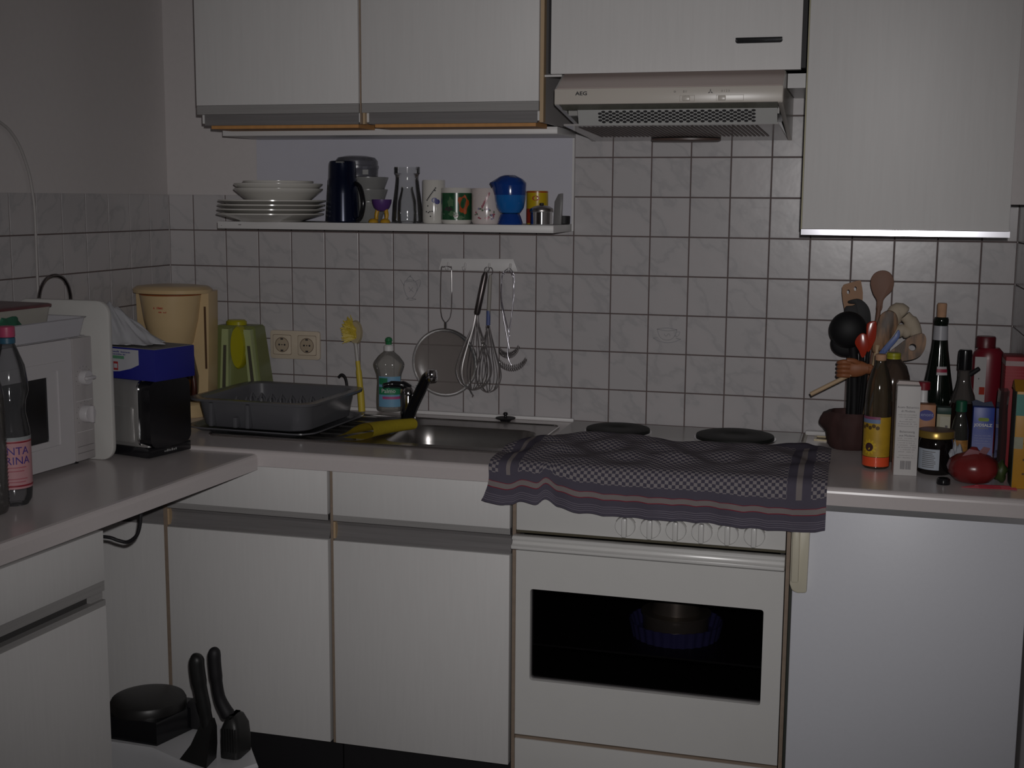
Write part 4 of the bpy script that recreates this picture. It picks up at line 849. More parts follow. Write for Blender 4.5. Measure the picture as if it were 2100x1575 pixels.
# toaster with box and bag
ta = .235
to = thing('toaster', 'chrome and black toaster on the left worktop beneath the blue box', 'toaster', (.380,-.762,LZ), -ta)
# local: x to the left is negative along the long side, y away from the viewer
brushed = mat('brushed_chrome',(.52,.51,.50),.28,.72,var=.2,scale=6,stretch=(6,1,1))
LO('chrome_shell', to, brushed, [rr3(-.235,-.006,.004,.128,.018,.026),rr3(-.238,-.004,.002,.130,.020,.090),rr3(-.236,-.005,.003,.128,.022,.165),rr3(-.228,-.012,.012,.118,.022,.181)], local=True)
B('base', to, gloss_black, -.240,.002,-.004,.134,.004,.027,.003, local=True)
LO('end_cap', to, gloss_black, [[(.0,y,z) if False else (x,y,z) for y,z in rrect(-.001,.131,.026,.182,.022,4)] for x in (-.030,.006)], local=True)
LO('chrome_edge', to, chrome, [[(x,y,z) for y,z in rrect(-.003,.133,.024,.184,.023,4)] for x in (-.034,-.028)], local=True)
PR('crumb_plate', to, brushed, rrect(-.225,-.050,.034,.120,.006,3), 'y', -.001, .006, local=True, bev=.002)
for x in (-.21,-.03):
    for y in (.02,.11): B('foot', to, black, x-.01,x+.01,y-.01,y+.01,0,.005, local=True)
B('slot', to, black, -.205,-.035,.035,.055,.1800,.1815, local=True); B('slot', to, black, -.205,-.035,.078,.098,.1800,.1815, local=True)
scribble(to, mat('logo_grey',(.30,.30,.30),.4), .045,.085,.0026,.012,.006,4,'x',True,'logo')
bb = thing('cardboard_box', 'blue cardboard box with white label lying on the toaster', 'box', (.405,-.768,LZ+.1835), -ta)
bluec = mat('box_blue',(.012,.015,.20),.5,var=.06)
B('carton', bb, bluec, -.260,0,0,.128,.0005,.0735,.001, local=True); B('top_flap', bb, mat('box_greytop',(.22,.21,.20),.7), -.258,-.002,.002,.126,.0735,.0745, local=True)
PR('white_label', bb, mat('label_white',(.44,.44,.47),.5), [(-.258,.070),(-.050,.070),(-.050,.036),(-.075,.026),(-.110,.018),(-.160,.014),(-.258,.012)], 'y', -.0008, .0, local=True)
B('label_stripe', bb, mat('stripe_green',(.10,.26,.15),.5), -.160,-.095,-.0014,-.0006,.047,.054, local=True)
B('label_emblem', bb, mat('emblem_red',(.35,.04,.04),.5), -.129,-.115,-.0014,-.0006,.020,.040, local=True); B('label_emblem_inner', bb, _m['label_white'], -.127,-.117,-.0018,-.0012,.025,.035, local=True)
scribble(bb, blu, -.165,-.075,-.0012,.0615,.0045,6,local=True); scribble(bb, blu, -.150,-.090,-.0012,.0560,.0035,7,local=True)
pg = bmesh.new(); bmesh.ops.create_icosphere(pg, subdivisions=5, radius=1)
for v in pg.verts:
    c_ = v.co.copy(); ang = math.atan2(c_.y, c_.x); rr = math.hypot(c_.x, c_.y); zz = max(-.2, c_.z)
    pl_ = 1+.09*math.sin(9*ang+3*zz)+.06*math.sin(17*ang-5*zz)
    hgt = .080*max(0,zz)**1.4; spread = 1-.55*max(0,zz)
    v.co = Vector((-.150+(.112*c_.x*pl_*spread)-.05*max(0,zz), .055+.058*c_.y*pl_*spread, .0755+hgt*1.12+.004*math.sin(14*c_.x+9*c_.y)*max(0,zz)+(.004 if zz<=0 else .004)))
    if v.co.z < .0755: v.co.z = .0755
o = link('plastic_bag', pg, mat('bag_white',(.40,.40,.42),.45,var=.06,bump=.3,scale=40), None, True, sharp=180)
o.location = bb.location; o.rotation_euler = bb.rotation_euler; tag(o, 'crumpled white plastic bag lying on the blue box', 'bag')
# water bottles
petm = thin('pet_clear',(.86,.87,.88),.08,.9,.16,(.20,.20,.21))
def pet(name, label, x, y, r, h, capm, ringm, k=1.0):
    t = thing(name, label, 'bottle', (x,y,LZ)); z = LZ
    prof = [(0,z+.006),(r*.55,z+.002),(r*.75,z+.0005),(r*.95,z+.012),(r,z+.030)]
    prof += [(r,z+.145*k),(r*.985,z+.150*k),(r*.80,z+.185*k),(r*.84,z+.205*k),(r*1.02,z+.225*k),(r,z+.245*k),(r*.88,z+.275*k),(r*.55,z+.305*k),(r*.40,z+.318*k),(.0135,z+.326*k),(.0135,z+h-.012),(0,z+h-.012)]
    LA('bottle_body', t, petm, prof, x, y, 36, sharp=60)
    LA('cap', t, capm, [(.0155,z+h-.021),(.0158,z+h-.019),(.0155,z+h-.002),(.013,z+h),(0,z+h)], x, y, 24); LA('neck_ring', t, ringm, [(.0140,z+h-.034),(.0155,z+h-.033),(.0155,z+h-.023),(.014,z+h-.022)], x, y, 24)
    return t
pk_c = mat('cap_pink',(.42,.06,.13),.4)
pw = pet('water_bottle','clear plastic water bottle with pink cap and pink label before the microwave',.354,-1.212,.0345,.352,pk_c,mat('ring_blue',(.03,.10,.16),.4))
a_ = facing(.354,-1.212); plab = patch('label', pw, mat('label_pinkpaper',(.52,.27,.29),.55,var=.12,scale=40), .0351,.354,-1.212,a_-1.5,a_+1.5,LZ+.036,LZ+.138,26)
patch('label_stripe', plab, mat('label_crimson',(.26,.015,.03),.5), .0354,.354,-1.212,a_-1.5,a_+1.5,LZ+.1265,LZ+.1295,26); patch('label_stripe', plab, _m['label_crimson'], .0354,.354,-1.212,a_-1.5,a_+1.5,LZ+.040,LZ+.0435,26)
patch('label_top', plab, mat('label_greytop',(.28,.30,.31),.5), .0354,.354,-1.212,a_-1.5,a_+1.5,LZ+.131,LZ+.138,26)
nav = mat('label_navy',(.05,.025,.22),.5)
wraptext(plab, nav, 'NTA', .0215, .0355,.354,-1.212, a_+.30, LZ+.1105); wraptext(plab, nav, 'RINA', .0215, .0355,.354,-1.212, a_+.28, LZ+.0915)
for z, w in ((.0775,.040),(.0705,.030),(.055,.044),(.049,.036)): patch('label_line', plab, mat('label_rose',(.40,.10,.13),.5), .0354,.354,-1.212,a_-.1-w/.0374/2,a_-.1+w/.0374/2+.3,LZ+z,LZ+z+.0018,12)
wb2 = thing('water_bottle','clear ribbed plastic bottle without label, half cut off at the left edge','bottle',(.349,-1.302,LZ))
z = LZ; prof = [(0,z+.004),(.030,z+.0005),(.046,z+.004),(.050,z+.016)]
for i in range(26): prof += [(.0502,z+.020+i*.0072),(.0485,z+.0236+i*.0072)]
prof += [(.050,z+.210),(.046,z+.245),(.034,z+.290),(.018,z+.320),(.014,z+.328),(.014,z+.342),(0,z+.342)]
LA('bottle_body', wb2, thin('pet_grey',(.80,.79,.78),.10,.9,.28,(.22,.205,.195)), prof, .349,-1.302, 36, sharp=80); LA('cap', wb2, plain, [(.0155,z+.335),(.0155,z+.352),(0,z+.353)], .349,-1.302, 20)
# cables
cbl = TU('wall_cable', None, mat('cable_grey',(.42,.40,.39),.5), smoothpts([(.004,-.80,1.690),(.004,-.738,1.662),(.004,-.704,1.644),(.004,-.671,1.610),(.004,-.642,1.553),(.004,-.631,1.507),(.0055,-.627,1.46),(.0055,-.627,1.402),(.0055,-.629,1.25),(.0055,-.63,.8925)],5), .0035, 8); tag(cbl, 'pale cable arching down the left wall', 'cable')
kc = TU('power_cable', None, black, smoothpts([(.497,-1.0,.8535),(.500,-1.0,.831),(.498,-1.0,.809),(.489,-1.0,.784),(.467,-1.0,.768),(.447,-1.005,.771),(.427,-1.02,.781),(.40,-1.10,.800),(.385,-1.193,.815)],6), .0040, 8); tag(kc, 'black power cable hanging in a loop under the left worktop', 'cable')

# ------------------------------------------------------------------ right worktop (top z = .90)
CZ = .9002
cr = thing('utensil_pot', 'dark reddish-brown log-shaped pot full of kitchen utensils', 'pot', (1.930,-.150,CZ))
bark = mat('bark_brown',(.05,.020,.018),.8,var=.8,scale=22,bump=1.0,stretch=(1,1,.35))
def bumpy(cx, cy, r, z, seed, n=40):
    out = []
    for i in range(n):
        t = 2*PI*i/n; rr = r*(1+.03*math.sin(5*t+seed*.9)+.022*math.sin(11*t-seed*.7)+.018*math.sin(17*t+seed*1.3)) + (.013*max(0,math.cos(t-PI*1.02))**10 if .955 < z < .985 else 0)
        out.append((cx+rr*math.cos(t), cy+rr*math.sin(t), z))
    return out
LO('log_wall', cr, bark, [bumpy(1.930,-.150,r,z,k_) for k_,(r,z) in enumerate(((.044,CZ),(.050,CZ+.006),(.054,.920),(.0555,.940),(.058,.957),(.0585,.966),(.0560,.976),(.0530,.984),(.0500,.990),(.0455,.989),(.0440,.960),(.043,.915)))])
def util(name, label, m, outline, y, th, handle=None, hr_=.005, hm=None, holes=(), bev=.002, curve=0, cat='utensil'):
    t = thing(name, label, cat, (1.93,y,.92), 0, 'utensils in the brown pot')
    bm = bmesh.new()
    aprism(bm, [(p.x,p.y) for p in smoothpts([(a,b,0) for a,b in outline],3,True)], 'y', y, y+th, holes, 0 if holes else bev)
    link('head', bm, m, t, not holes)
    if handle: TU('handle', t, hm or m, smoothpts(handle,4) if len(handle) > 2 else handle, hr_, 10)
    return t
def base(x, dx=0, y=-.15): return (x, y, .925)
util('slotted_spatula','flat orange-brown wooden spatula with two holes, behind the black ladles',bamboo,[(1.8975,1.289),(1.913,1.299),(1.937,1.306),(1.942,1.300),(1.947,1.262),(1.936,1.215),(1.915,1.210),(1.903,1.245)],-.128,.006,[(1.925,-.125,1.225),(1.928,-.130,1.10),(1.926,-.138,.925)],.0055,holes=(circ(1.9125,1.278,.0035,12,1.6)[::-1],circ(1.9285,1.286,.0035,12,1.6)[::-1]))
blk = mat('nylon_black',(.007,.007,.008),.6,var=.1,spec=.35)
l1 = thing('ladle','large black nylon ladle with round bowl turned to the viewer','ladle',(1.93,-.17,.92),0,'utensils in the brown pot')
bm = bmesh.new(); bmesh.ops.create_uvsphere(bm, u_segments=36, v_segments=20, radius=1)
for v in bm.verts: v.co = Vector((1.9165+.0440*v.co.x, -.190+(.030*v.co.y if v.co.y < 0 else .012*v.co.y), 1.192+.0440*v.co.z))
link('bowl', bm, blk, l1, True); TU('handle', l1, blk, smoothpts([(1.928,-.176,1.165),(1.934,-.168,1.11),(1.938,-.158,1.02),(1.938,-.150,.925)],4), .0105, 10)
l2 = thing('ladle','second black nylon spoon hanging lower behind the large ladle','ladle',(1.92,-.16,.92),0,'utensils in the brown pot')
bm = bmesh.new(); bmesh.ops.create_uvsphere(bm, u_segments=32, v_segments=16, radius=1)
for v in bm.verts: v.co = Vector((1.917+.040*v.co.x+.004*v.co.z, -.160+.010*v.co.y, 1.160+.036*v.co.z))
link('bowl', bm, blk, l2, True); TU('handle', l2, blk, smoothpts([(1.922,-.158,1.145),(1.926,-.152,1.05),(1.926,-.146,.925)],4), .0065, 8)
util('slotted_server','black nylon server with hooked tip above the large ladle',blk,[(1.906,1.241),(1.923,1.246),(1.931,1.2505),(1.916,1.2515),(1.913,1.257),(1.933,1.263),(1.948,1.258),(1.961,1.244),(1.967,1.225),(1.967,1.201),(1.953,1.178),(1.935,1.185),(1.911,1.205)],-.150,.010,[(1.950,-.148,1.185),(1.952,-.150,1.08),(1.950,-.152,.925)],.006)
red = mat('red_plastic',(.36,.030,.012),.2,var=.05)
util('red_spoon','short glossy red plastic spoon in front of the black ladle',red,[(1.934,1.163),(1.937,1.177),(1.948,1.188),(1.959,1.184),(1.965,1.162),(1.961,1.143),(1.956,1.132),(1.950,1.132),(1.944,1.146)],-.226,.009,[(1.953,-.220,1.140),(1.949,-.200,1.06),(1.945,-.160,.930)],.0042,blk,bev=.003)
util('red_spatula','taller glossy red plastic spatula beside the wooden spoons',red,[(1.958,1.201),(1.962,1.212),(1.972,1.216),(1.981,1.213),(1.981,1.178),(1.975,1.160),(1.969,1.146),(1.962,1.146)],-.212,.009,[(1.966,-.207,1.155),(1.960,-.19,1.05),(1.953,-.160,.930)],.0045,blk,bev=.003)
util('wooden_spoon','tall pinkish wooden spoon with round head rising above all others',woodspoon,[(1.990,1.331),(2.004,1.328),(2.014,1.317),(2.018,1.301),(2.014,1.283),(2.003,1.271),(1.995,1.258),(1.9925,1.235),(1.980,1.235),(1.9795,1.258),(1.9705,1.274),(1.963,1.298),(1.966,1.316),(1.976,1.327)],-.122,.007,[(1.986,-.1185,1.245),(1.978,-.125,1.14),(1.958,-.140,.93)],.0055,bev=.0025)
util('wooden_spoon','broad striped olive-wood spoon in the middle of the pot',olive,[(2.008,1.242),(2.022,1.236),(2.029,1.220),(2.028,1.203),(2.018,1.181),(2.004,1.163),(1.994,1.148),(1.980,1.140),(1.974,1.150),(1.979,1.185),(1.984,1.219),(1.993,1.235)],-.205,.008,[(1.986,-.201,1.160),(1.974,-.19,1.06),(1.956,-.160,.93)],.0062,palewood,bev=.003)
util('blue_scraper','blue dough scraper sticking out beside the olive-wood spoon',mat('scraper_blue',(.10,.15,.36),.4),[(2.032,1.195),(2.036,1.184),(2.032,1.172),(2.015,1.150),(2.003,1.136),(1.990,1.138),(2.009,1.164),(2.022,1.180)],-.180,.006,[(1.998,-.177,1.145),(1.985,-.17,1.06),(1.965,-.155,.93)],.0045)
gar = thing('oven_mitt','off-white rope-like cloth figure leaning behind the wooden spoons','cloth',(2.02,-.15,.92),0,'utensils in the brown pot')
offw = mat('off_white_cloth',(.45,.38,.29),.8,var=.08,bump=.2)
for nm, pts, rr in (('strand',[(2.010,-.140,1.170),(2.018,-.138,1.215),(2.030,-.136,1.238),(2.046,-.136,1.228)],[.016]*4+[.020]*4+[.0185]*4+[.013]),('strand',[(2.046,-.134,1.225),(2.058,-.134,1.212),(2.068,-.134,1.195),(2.072,-.134,1.178)],[.014]*4+[.018]*4+[.017]*4+[.013]),('strand',[(2.006,-.145,1.16),(2.030,-.142,1.185),(2.045,-.140,1.190),(2.058,-.138,1.178)],[.012]*4+[.015]*4+[.013]*4+[.010])):
    TU(nm, gar, offw, smoothpts(pts,4), rr, 14)
TU('stick', gar, palewood, [(2.010,-.142,1.165),(1.985,-.145,1.06),(1.960,-.148,.93)], .005, 8)
util('slotted_spoon','olive-wood spoon with a round hole, leaning far to the right',olive,[(2.015,1.143),(2.031,1.158),(2.055,1.178),(2.080,1.189),(2.091,1.186),(2.095,1.173),(2.092,1.151),(2.081,1.135),(2.061,1.126),(2.033,1.122),(2.018,1.128)],-.195,.008,[(2.024,-.191,1.140),(1.998,-.18,1.06),(1.965,-.160,.93)],.0065,holes=(circ(2.065,1.156,.0085,18)[::-1],))
hnd = thing('wooden_hand','orange-brown carved wooden hand holding a pale stick, over the pot edge','utensil',(1.93,-.22,.92),0,'utensils in the brown pot')
carved = mat('carved_wood',(.28,.10,.04),.55,var=.2,scale=25)
LO('palm', hnd, carved, [[(1.930+x_*.0, -.235+.013*math.cos(t)*w, 0) and (1.918+s_*.054, -.235+.013*w*math.cos(t), 1.1045+.0205*w*math.sin(t)+.002*s_) for t in [2*PI*i/16 for i in range(16)]] for s_, w, x_ in ((0,.72,0),(.12,.98,0),(.4,1.0,0),(.65,.85,0),(.85,.58,0),(1.05,.52,0))])
for i in range(4): TU('finger', hnd, carved, smoothpts([(1.925,-.245,1.1205-i*.0103),(1.910,-.249,1.1215-i*.0104),(1.9005,-.243,1.1190-i*.0100),(1.8985,-.232,1.1170-i*.0097)],4), [.0062]*5+[.0058]*4+[.0052]*4, 8)
TU('thumb', hnd, carved, smoothpts([(1.945,-.238,1.118),(1.932,-.247,1.125),(1.917,-.250,1.126)],4), [.0065]*4+[.006]*4+[.005], 8)
TU('wrist', hnd, carved, smoothpts([(1.965,-.235,1.104),(1.978,-.228,1.100),(1.976,-.205,1.06),(1.966,-.17,1.00),(1.962,-.158,.93)],4), [.011]*5+[.0085]*4+[.006]*4+[.006]*4, 10)
TU('stick', hnd, palewood, [(1.838,-.248,1.041),(1.905,-.243,1.079),(1.945,-.236,1.102)], .0052, 10)

# bottles, boxes and jars
ob = thing('oil_bottle','sunflower oil bottle with yellow sunflower label beside the carton','bottle',(1.992,-.372,CZ))
oilm = thin('oil_plastic',(.82,.76,.64),.06,.9,.14,(.22,.18,.13))
LA('bottle_body', ob, oilm, [(0,CZ+.003),(.026,CZ),(.0295,CZ+.004),(.0300,CZ+.020),(.0300,CZ+.125),(.0290,CZ+.165),(.026,CZ+.195),(.018,CZ+.222),(.0125,CZ+.234),(.0120,CZ+.246)], 1.992,-.372, 36)
LA('cork', ob, cork, [(.0115,CZ+.243),(.0122,CZ+.244),(.0122,CZ+.256),(.010,CZ+.2575),(0,CZ+.2575)], 1.992,-.372, 20)
a_ = facing(1.992,-.372); ol = patch('label', ob, mat('label_sunflower',(.46,.28,.02),.5,var=.3,scale=40), .0303,1.992,-.372,a_-1.45,a_+1.2,CZ+.028,CZ+.118,24)
patch('label_sky', ol, mat('label_sky',(.16,.22,.36),.5), .0306,1.992,-.372,a_-1.45,a_+.2,CZ+.104,CZ+.113,18); patch('label_pink', ol, mat('label_mauve',(.24,.07,.14),.5), .0306,1.992,-.372,a_-1.45,a_+.2,CZ+.113,CZ+.119,18)
def sunspot(p, m, r, cx, cy, a, z, rr, n=20, petals=0):
    bm = bmesh.new(); vs = []
    for i in range(n):
        t = 2*PI*i/n; q = rr*(1+(.25*math.cos(petals*t) if petals else 0)); aa = a+q*math.cos(t)/r; vs.append(bm.verts.new((cx+r*math.sin(aa), cy-r*math.cos(aa), z+q*math.sin(t))))
    bm.faces.new(vs); return link('sunflower' if petals else 'sunflower_heart', bm, m, p)
sunspot(ol, mat('petal_yellow',(.62,.42,.02),.5), .0306,1.992,-.372,a_-.55,CZ+.050,.0150,48,12); sunspot(ol, mat('seed_brown',(.05,.016,.02),.6), .0312,1.992,-.372,a_-.55,CZ+.050,.0098)
for i in range(5): sunspot(ol, mat('leaf_brown',(.10,.055,.012),.6), .0307,1.992,-.372,a_-1.1+.28*i,CZ+.094+.004*(i%2),.0045,14)
patch('red_band', ob, mat('glow_red',(.75,.09,.03),.3), .0303,1.992,-.372,a_-1.45,a_+1.2,CZ+.006,CZ+.027,24)
oc = thing('oil_bottle','rounded brown-tinted bottle with yellow-green cap behind the carton','bottle',(2.022,-.268,CZ))
LA('bottle_body', oc, thin('brown_plastic',(.62,.55,.48),.08,1.0,.30,(.14,.10,.08)), [(0,CZ+.003),(.036,CZ),(.040,CZ+.005),(.040,CZ+.170),(.038,CZ+.195),(.030,CZ+.220),(.018,CZ+.233),(.0145,CZ+.238)], 2.022,-.268, 36)
LA('cap', oc, mat('cap_yellowgreen',(.34,.33,.02),.35), [(.0145,CZ+.235),(.0160,CZ+.236),(.0160,CZ+.2405),(.0150,CZ+.2415),(.0160,CZ+.2425),(.0160,CZ+.249),(.0135,CZ+.2505),(0,CZ+.2505)], 2.022,-.268, 28)
ca = thing('carton','tall white printed carton standing at the front of the right worktop','box',(2.052,-.424,CZ), .06)
paper = mat('carton_white',(.56,.54,.53),.6,var=.03)
B('box', ca, paper, -.0245,.0245,-.024,.024,0,.198,.0008, local=True)
PR('flap', ca, mat('carton_pinkish',(.48,.42,.40),.6), [(-.0245,.198),(.0245,.198),(.022,.204),(-.020,.2055)], 'y', .004, .0236, local=True)
inkc = mat('carton_ink',(.16,.15,.16),.7)
text(ca, inkc, 'Aceto Balsamico', .0068, (.0,-.0245,.1515), local=True, name='print'); text(ca, inkc, 'di Modena', .0068, (.0,-.0245,.1430), local=True, name='print')
text(ca, inkc, 'Balsamessig', .0068, (.0,-.0245,.0975), local=True, name='print'); text(ca, inkc, 'aus Modena', .0068, (.0,-.0245,.0890), local=True, name='print')
inkl = mat('carton_ink_light',(.34,.32,.32),.7)
for i, (z, w) in enumerate([(.134,.040),(.129,.036),(.124,.020),(.119,.034),(.114,.040),(.109,.040),(.082,.040),(.077,.038),(.072,.034),(.067,.040),(.062,.040),(.057,.038),(.052,.034),(.044,.030),(.039,.038)]): scribble(ca, inkl, -w/2, w/2, -.0243, z, .0022, 20+i, local=True)
bm = bmesh.new(); x = -.011
while x < .011:
    w = random.choice((.0006,.0011,.0016)); bm.faces.new([bm.verts.new(q) for q in ((x,-.0244,.014),(x+w,-.0244,.014),(x+w,-.0244,.033),(x,-.0244,.033))]); x += w+random.choice((.0006,.0009))
link('barcode', bm, inkc, ca, local=True)
def xz(name, pts, w): # line drawing on the carton's left side (x = -.0247)
    bm = bmesh.new()
    for a, b in zip(pts, pts[1:]):
        a = Vector(a); b = Vector(b); n = Vector((-(b-a).y,(b-a).x)).normalized()*w/2
        bm.faces.new([bm.verts.new((-.0248,q.x,q.y)) for q in (a-n,b-n,b+n,a+n)])
    return link(name, bm, inkc, ca, local=True)
xz('bottle_drawing', [(-.010,.185),(.010,.185),(.010,.165),(.010,.140),(.016,.110),(.016,.020),(-.016,.020),(-.016,.110),(-.010,.140),(-.010,.185)], .0008); xz('bottle_drawing', [(-.010,.165),(.010,.165)], .002); xz('bottle_drawing', [(-.010,.06),(-.010,.09),(0,.105),(.010,.09),(.010,.06)], .0008)
for z in (.035,.041,.047,.053): xz('bottle_drawing', [(-.013,z),(.013,z)], .0012)
wn = thing('wine_bottle','tall dark green wine bottle closed with a cork','bottle',(2.130,-.125,CZ))
dkg = mat('bottle_darkglass',(.006,.010,.007),.08,var=.1)
LA('bottle_body', wn, dkg, [(0,CZ),(.035,CZ),(.0375,CZ+.004),(.0378,CZ+.125),(.034,CZ+.155),(.0265,CZ+.200),(.020,CZ+.245),(.0170,CZ+.275),(.0158,CZ+.305),(.0170,CZ+.307),(.0172,CZ+.318),(.015,CZ+.3235),(0,CZ+.3235)], 2.130,-.125, 40)
LA('cork', wn, cork, [(.0102,CZ+.320),(.0108,CZ+.324),(.0112,CZ+.354),(.0100,CZ+.3565),(0,CZ+.3565)], 2.130,-.125, 22)
a_ = facing(2.130,-.125); patch('neck_label', wn, mat('label_silver',(.40,.40,.43),.4), .0178,2.130,-.125,a_-1.8,a_+1.8,CZ+.263,CZ+.303,24,rt=.0164)
wlb = patch('small_label', wn, mat('label_offwhite',(.46,.44,.45),.5), .0292,2.130,-.125,a_-.15,a_+.75,CZ+.187,CZ+.207,14,rt=.0258); patch('label_stripe', wlb, mat('label_redstripe',(.30,.02,.05),.5), .0288,2.130,-.125,a_-.15,a_+.75,CZ+.1935,CZ+.2015,14,rt=.0275)
dbt = thing('sauce_bottle','dark sauce bottle with black cap and pouring spout','bottle',(2.185,-.172,CZ))
LA('bottle_body', dbt, mat('sauce_dark',(.014,.006,.005),.1), [(0,CZ),(.031,CZ),(.0335,CZ+.004),(.0335,CZ+.115),(.030,CZ+.128)], 2.185,-.172, 32)
LA('shoulder', dbt, thin('shoulder_clear',(.60,.58,.56),.06,1.0,.25,(.22,.20,.19)), [(.030,CZ+.128),(.0260,CZ+.145),(.018,CZ+.165),(.0145,CZ+.185),(.0145,CZ+.215)], 2.185,-.172, 32)
LA('cap', dbt, gloss_black, [(.0150,CZ+.205),(.0165,CZ+.206),(.0160,CZ+.240),(.0150,CZ+.2505),(.012,CZ+.253),(0,CZ+.253)], 2.185,-.172, 28)
TU('spout', dbt, black, [(2.197,-.178,CZ+.195),(2.209,-.183,CZ+.205),(2.216,-.186,CZ+.211)], [.006,.0055,.005], 10)
rb = thing('red_bottle','tall dark red plastic bottle with white label at the wall','bottle',(2.243,-.100,CZ))
dred = mat('red_dark',(.17,.008,.018),.35,var=.08)
LO('bottle_body', rb, dred, [ell(2.243,-.100,rx,ry,z,36) for rx,ry,z in ((.034,.028,CZ),(.037,.030,CZ+.005),(.0372,.030,CZ+.225),(.034,.028,CZ+.240),(.026,.024,CZ+.249),(.0235,.022,CZ+.252))])
LA('cap', rb, mat('cap_dark_red',(.11,.008,.014),.4), [(.0225,CZ+.2521),(.0225,CZ+.275),(.0205,CZ+.2785),(0,CZ+.2785)], 2.235,-.100, 28)
B('label', rb, mat('label_paper',(.42,.40,.40),.6), 2.2105,2.2365,-.1318,-.1306,CZ+.105,CZ+.232); scribble(rb, inkblack, 2.220,2.2355,-.1322,CZ+.178,.006,31); B('label_mark', rb, red, 2.223,2.2355,-.1324,-.1317,CZ+.142,CZ+.160)
rbx = thing('carton','red and white carton at the right wall, behind the yellow box','box',(2.279,-.300,CZ))
B('box', rbx, mat('carton_red',(.28,.012,.02),.6,var=.05), 2.2575,2.3000,-.34,-.26,CZ,CZ+.258,.001); B('white_band', rbx, mat('carton_pale',(.36,.26,.26),.6), 2.2573,2.3002,-.3403,-.2597,CZ+.238,CZ+.249)
for i in range(4): B('thin_line', rbx, mat('carton_rose',(.34,.04,.05),.6), 2.2573,2.3002,-.3402,-.30,CZ+.205+i*.007,CZ+.2062+i*.007)
ybx = thing('carton','tall yellow-orange carton at the right wall, front of the row','box',(2.2835,-.478,CZ))
B('box', ybx, mat('carton_orange',(.46,.22,.012),.45,var=.12,scale=20), 2.2655,2.3010,-.512,-.444,CZ,CZ+.206,.001)
B('teal_patch', ybx, mat('carton_teal',(.05,.20,.17),.45,var=.3,scale=20), 2.2653,2.3011,-.5123,-.46,CZ+.155,CZ+.200); B('pale_patch', ybx, mat('carton_sage',(.28,.28,.20),.5,var=.3,scale=30), 2.2653,2.283,-.5124,-.46,CZ+.085,CZ+.110)
for i, z in enumerate((.150,.115,.095,.078,.060,.045,.030)): scribble(ybx, mat('ink_brown',(.10,.05,.01),.6), 2.284,2.3005,-.5128,CZ+z,.0055,40+i)
PR('top_flap', ybx, mat('flap_amber',(.36,.17,.01),.5), [(-.512,CZ+.206),(-.446,CZ+.206),(-.470,CZ+.226),(-.474,CZ+.226)], 'x', 2.262, 2.3005)
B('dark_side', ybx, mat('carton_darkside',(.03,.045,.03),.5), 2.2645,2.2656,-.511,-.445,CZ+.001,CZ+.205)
sbx = thing('orange_box','small orange box with blue oval print, half behind the carton','box',(2.099,-.315,CZ))
B('box', sbx, mat('box_orange',(.36,.15,.06),.5,var=.15,scale=40), 2.082,2.117,-.335,-.300,CZ,CZ+.142,.001)
bm = bmesh.new(); bm.faces.new([bm.verts.new((2.097+.0165*math.cos(t),-.3354,CZ+.118+.0125*math.sin(t))) for t in [2*PI*i/26 for i in range(26)]]); link('blue_oval', bm, mat('oval_blue',(.02,.02,.20),.4), sbx)
text(sbx, mat('oval_text',(.30,.32,.50),.5), 'enont', .0115, (2.0985,-.3358,CZ+.1195)); 
wcap = thing('white_cap_bottle','small bottle with white neck and red cap behind the orange box','bottle',(2.092,-.255,CZ))
LA('bottle_body', wcap, plain, [(0,CZ),(.018,CZ),(.019,CZ+.004),(.019,CZ+.120),(.010,CZ+.140),(.010,CZ+.165),(.013,CZ+.166)], 2.092,-.255, 24); LA('cap', wcap, mat('cap_deep_red',(.20,.012,.022),.4), [(.0135,CZ+.165),(.0150,CZ+.166),(.0150,CZ+.182),(.013,CZ+.184),(0,CZ+.184)], 2.092,-.255, 24)
jr = thing('preserve_jar','dark jar with gold lid and white label in front of the orange box','jar',(2.117,-.392,CZ))
LA('glass_body', jr, mat('jar_dark',(.008,.006,.006),.08), [(0,CZ),(.034,CZ),(.0375,CZ+.005),(.0380,CZ+.065),(.036,CZ+.075),(.033,CZ+.082),(0,CZ+.082)], 2.117,-.392, 40)
LA('lid', jr, mat('gold_lid',(.42,.28,.07),.3,.6,var=.1), [(.0385,CZ+.0805),(.0400,CZ+.0815),(.0400,CZ+.0935),(.038,CZ+.0965)], 2.117,-.392, 40); LA('lid_top', jr, mat('lid_brown',(.14,.08,.06),.4), [(.0385,CZ+.0962),(.036,CZ+.0970),(0,CZ+.0965)], 2.117,-.392, 40)
a_ = facing(2.117,-.392); jl = patch('label', jr, mat('label_paleblue',(.40,.44,.50),.5), .0384,2.117,-.392,a_-1.1,a_+.25,CZ+.012,CZ+.058,16)
for i in range(9): patch('label_line', jl, inkgrey, .0387,2.117,-.392,a_-.75,a_-.75+random.uniform(.6,.85),CZ+.017+i*.0043,CZ+.0186+i*.0043,8)
js = thing('salt_box','blue box of salt with white lettering and green oval','box',(2.221,-.295,CZ))
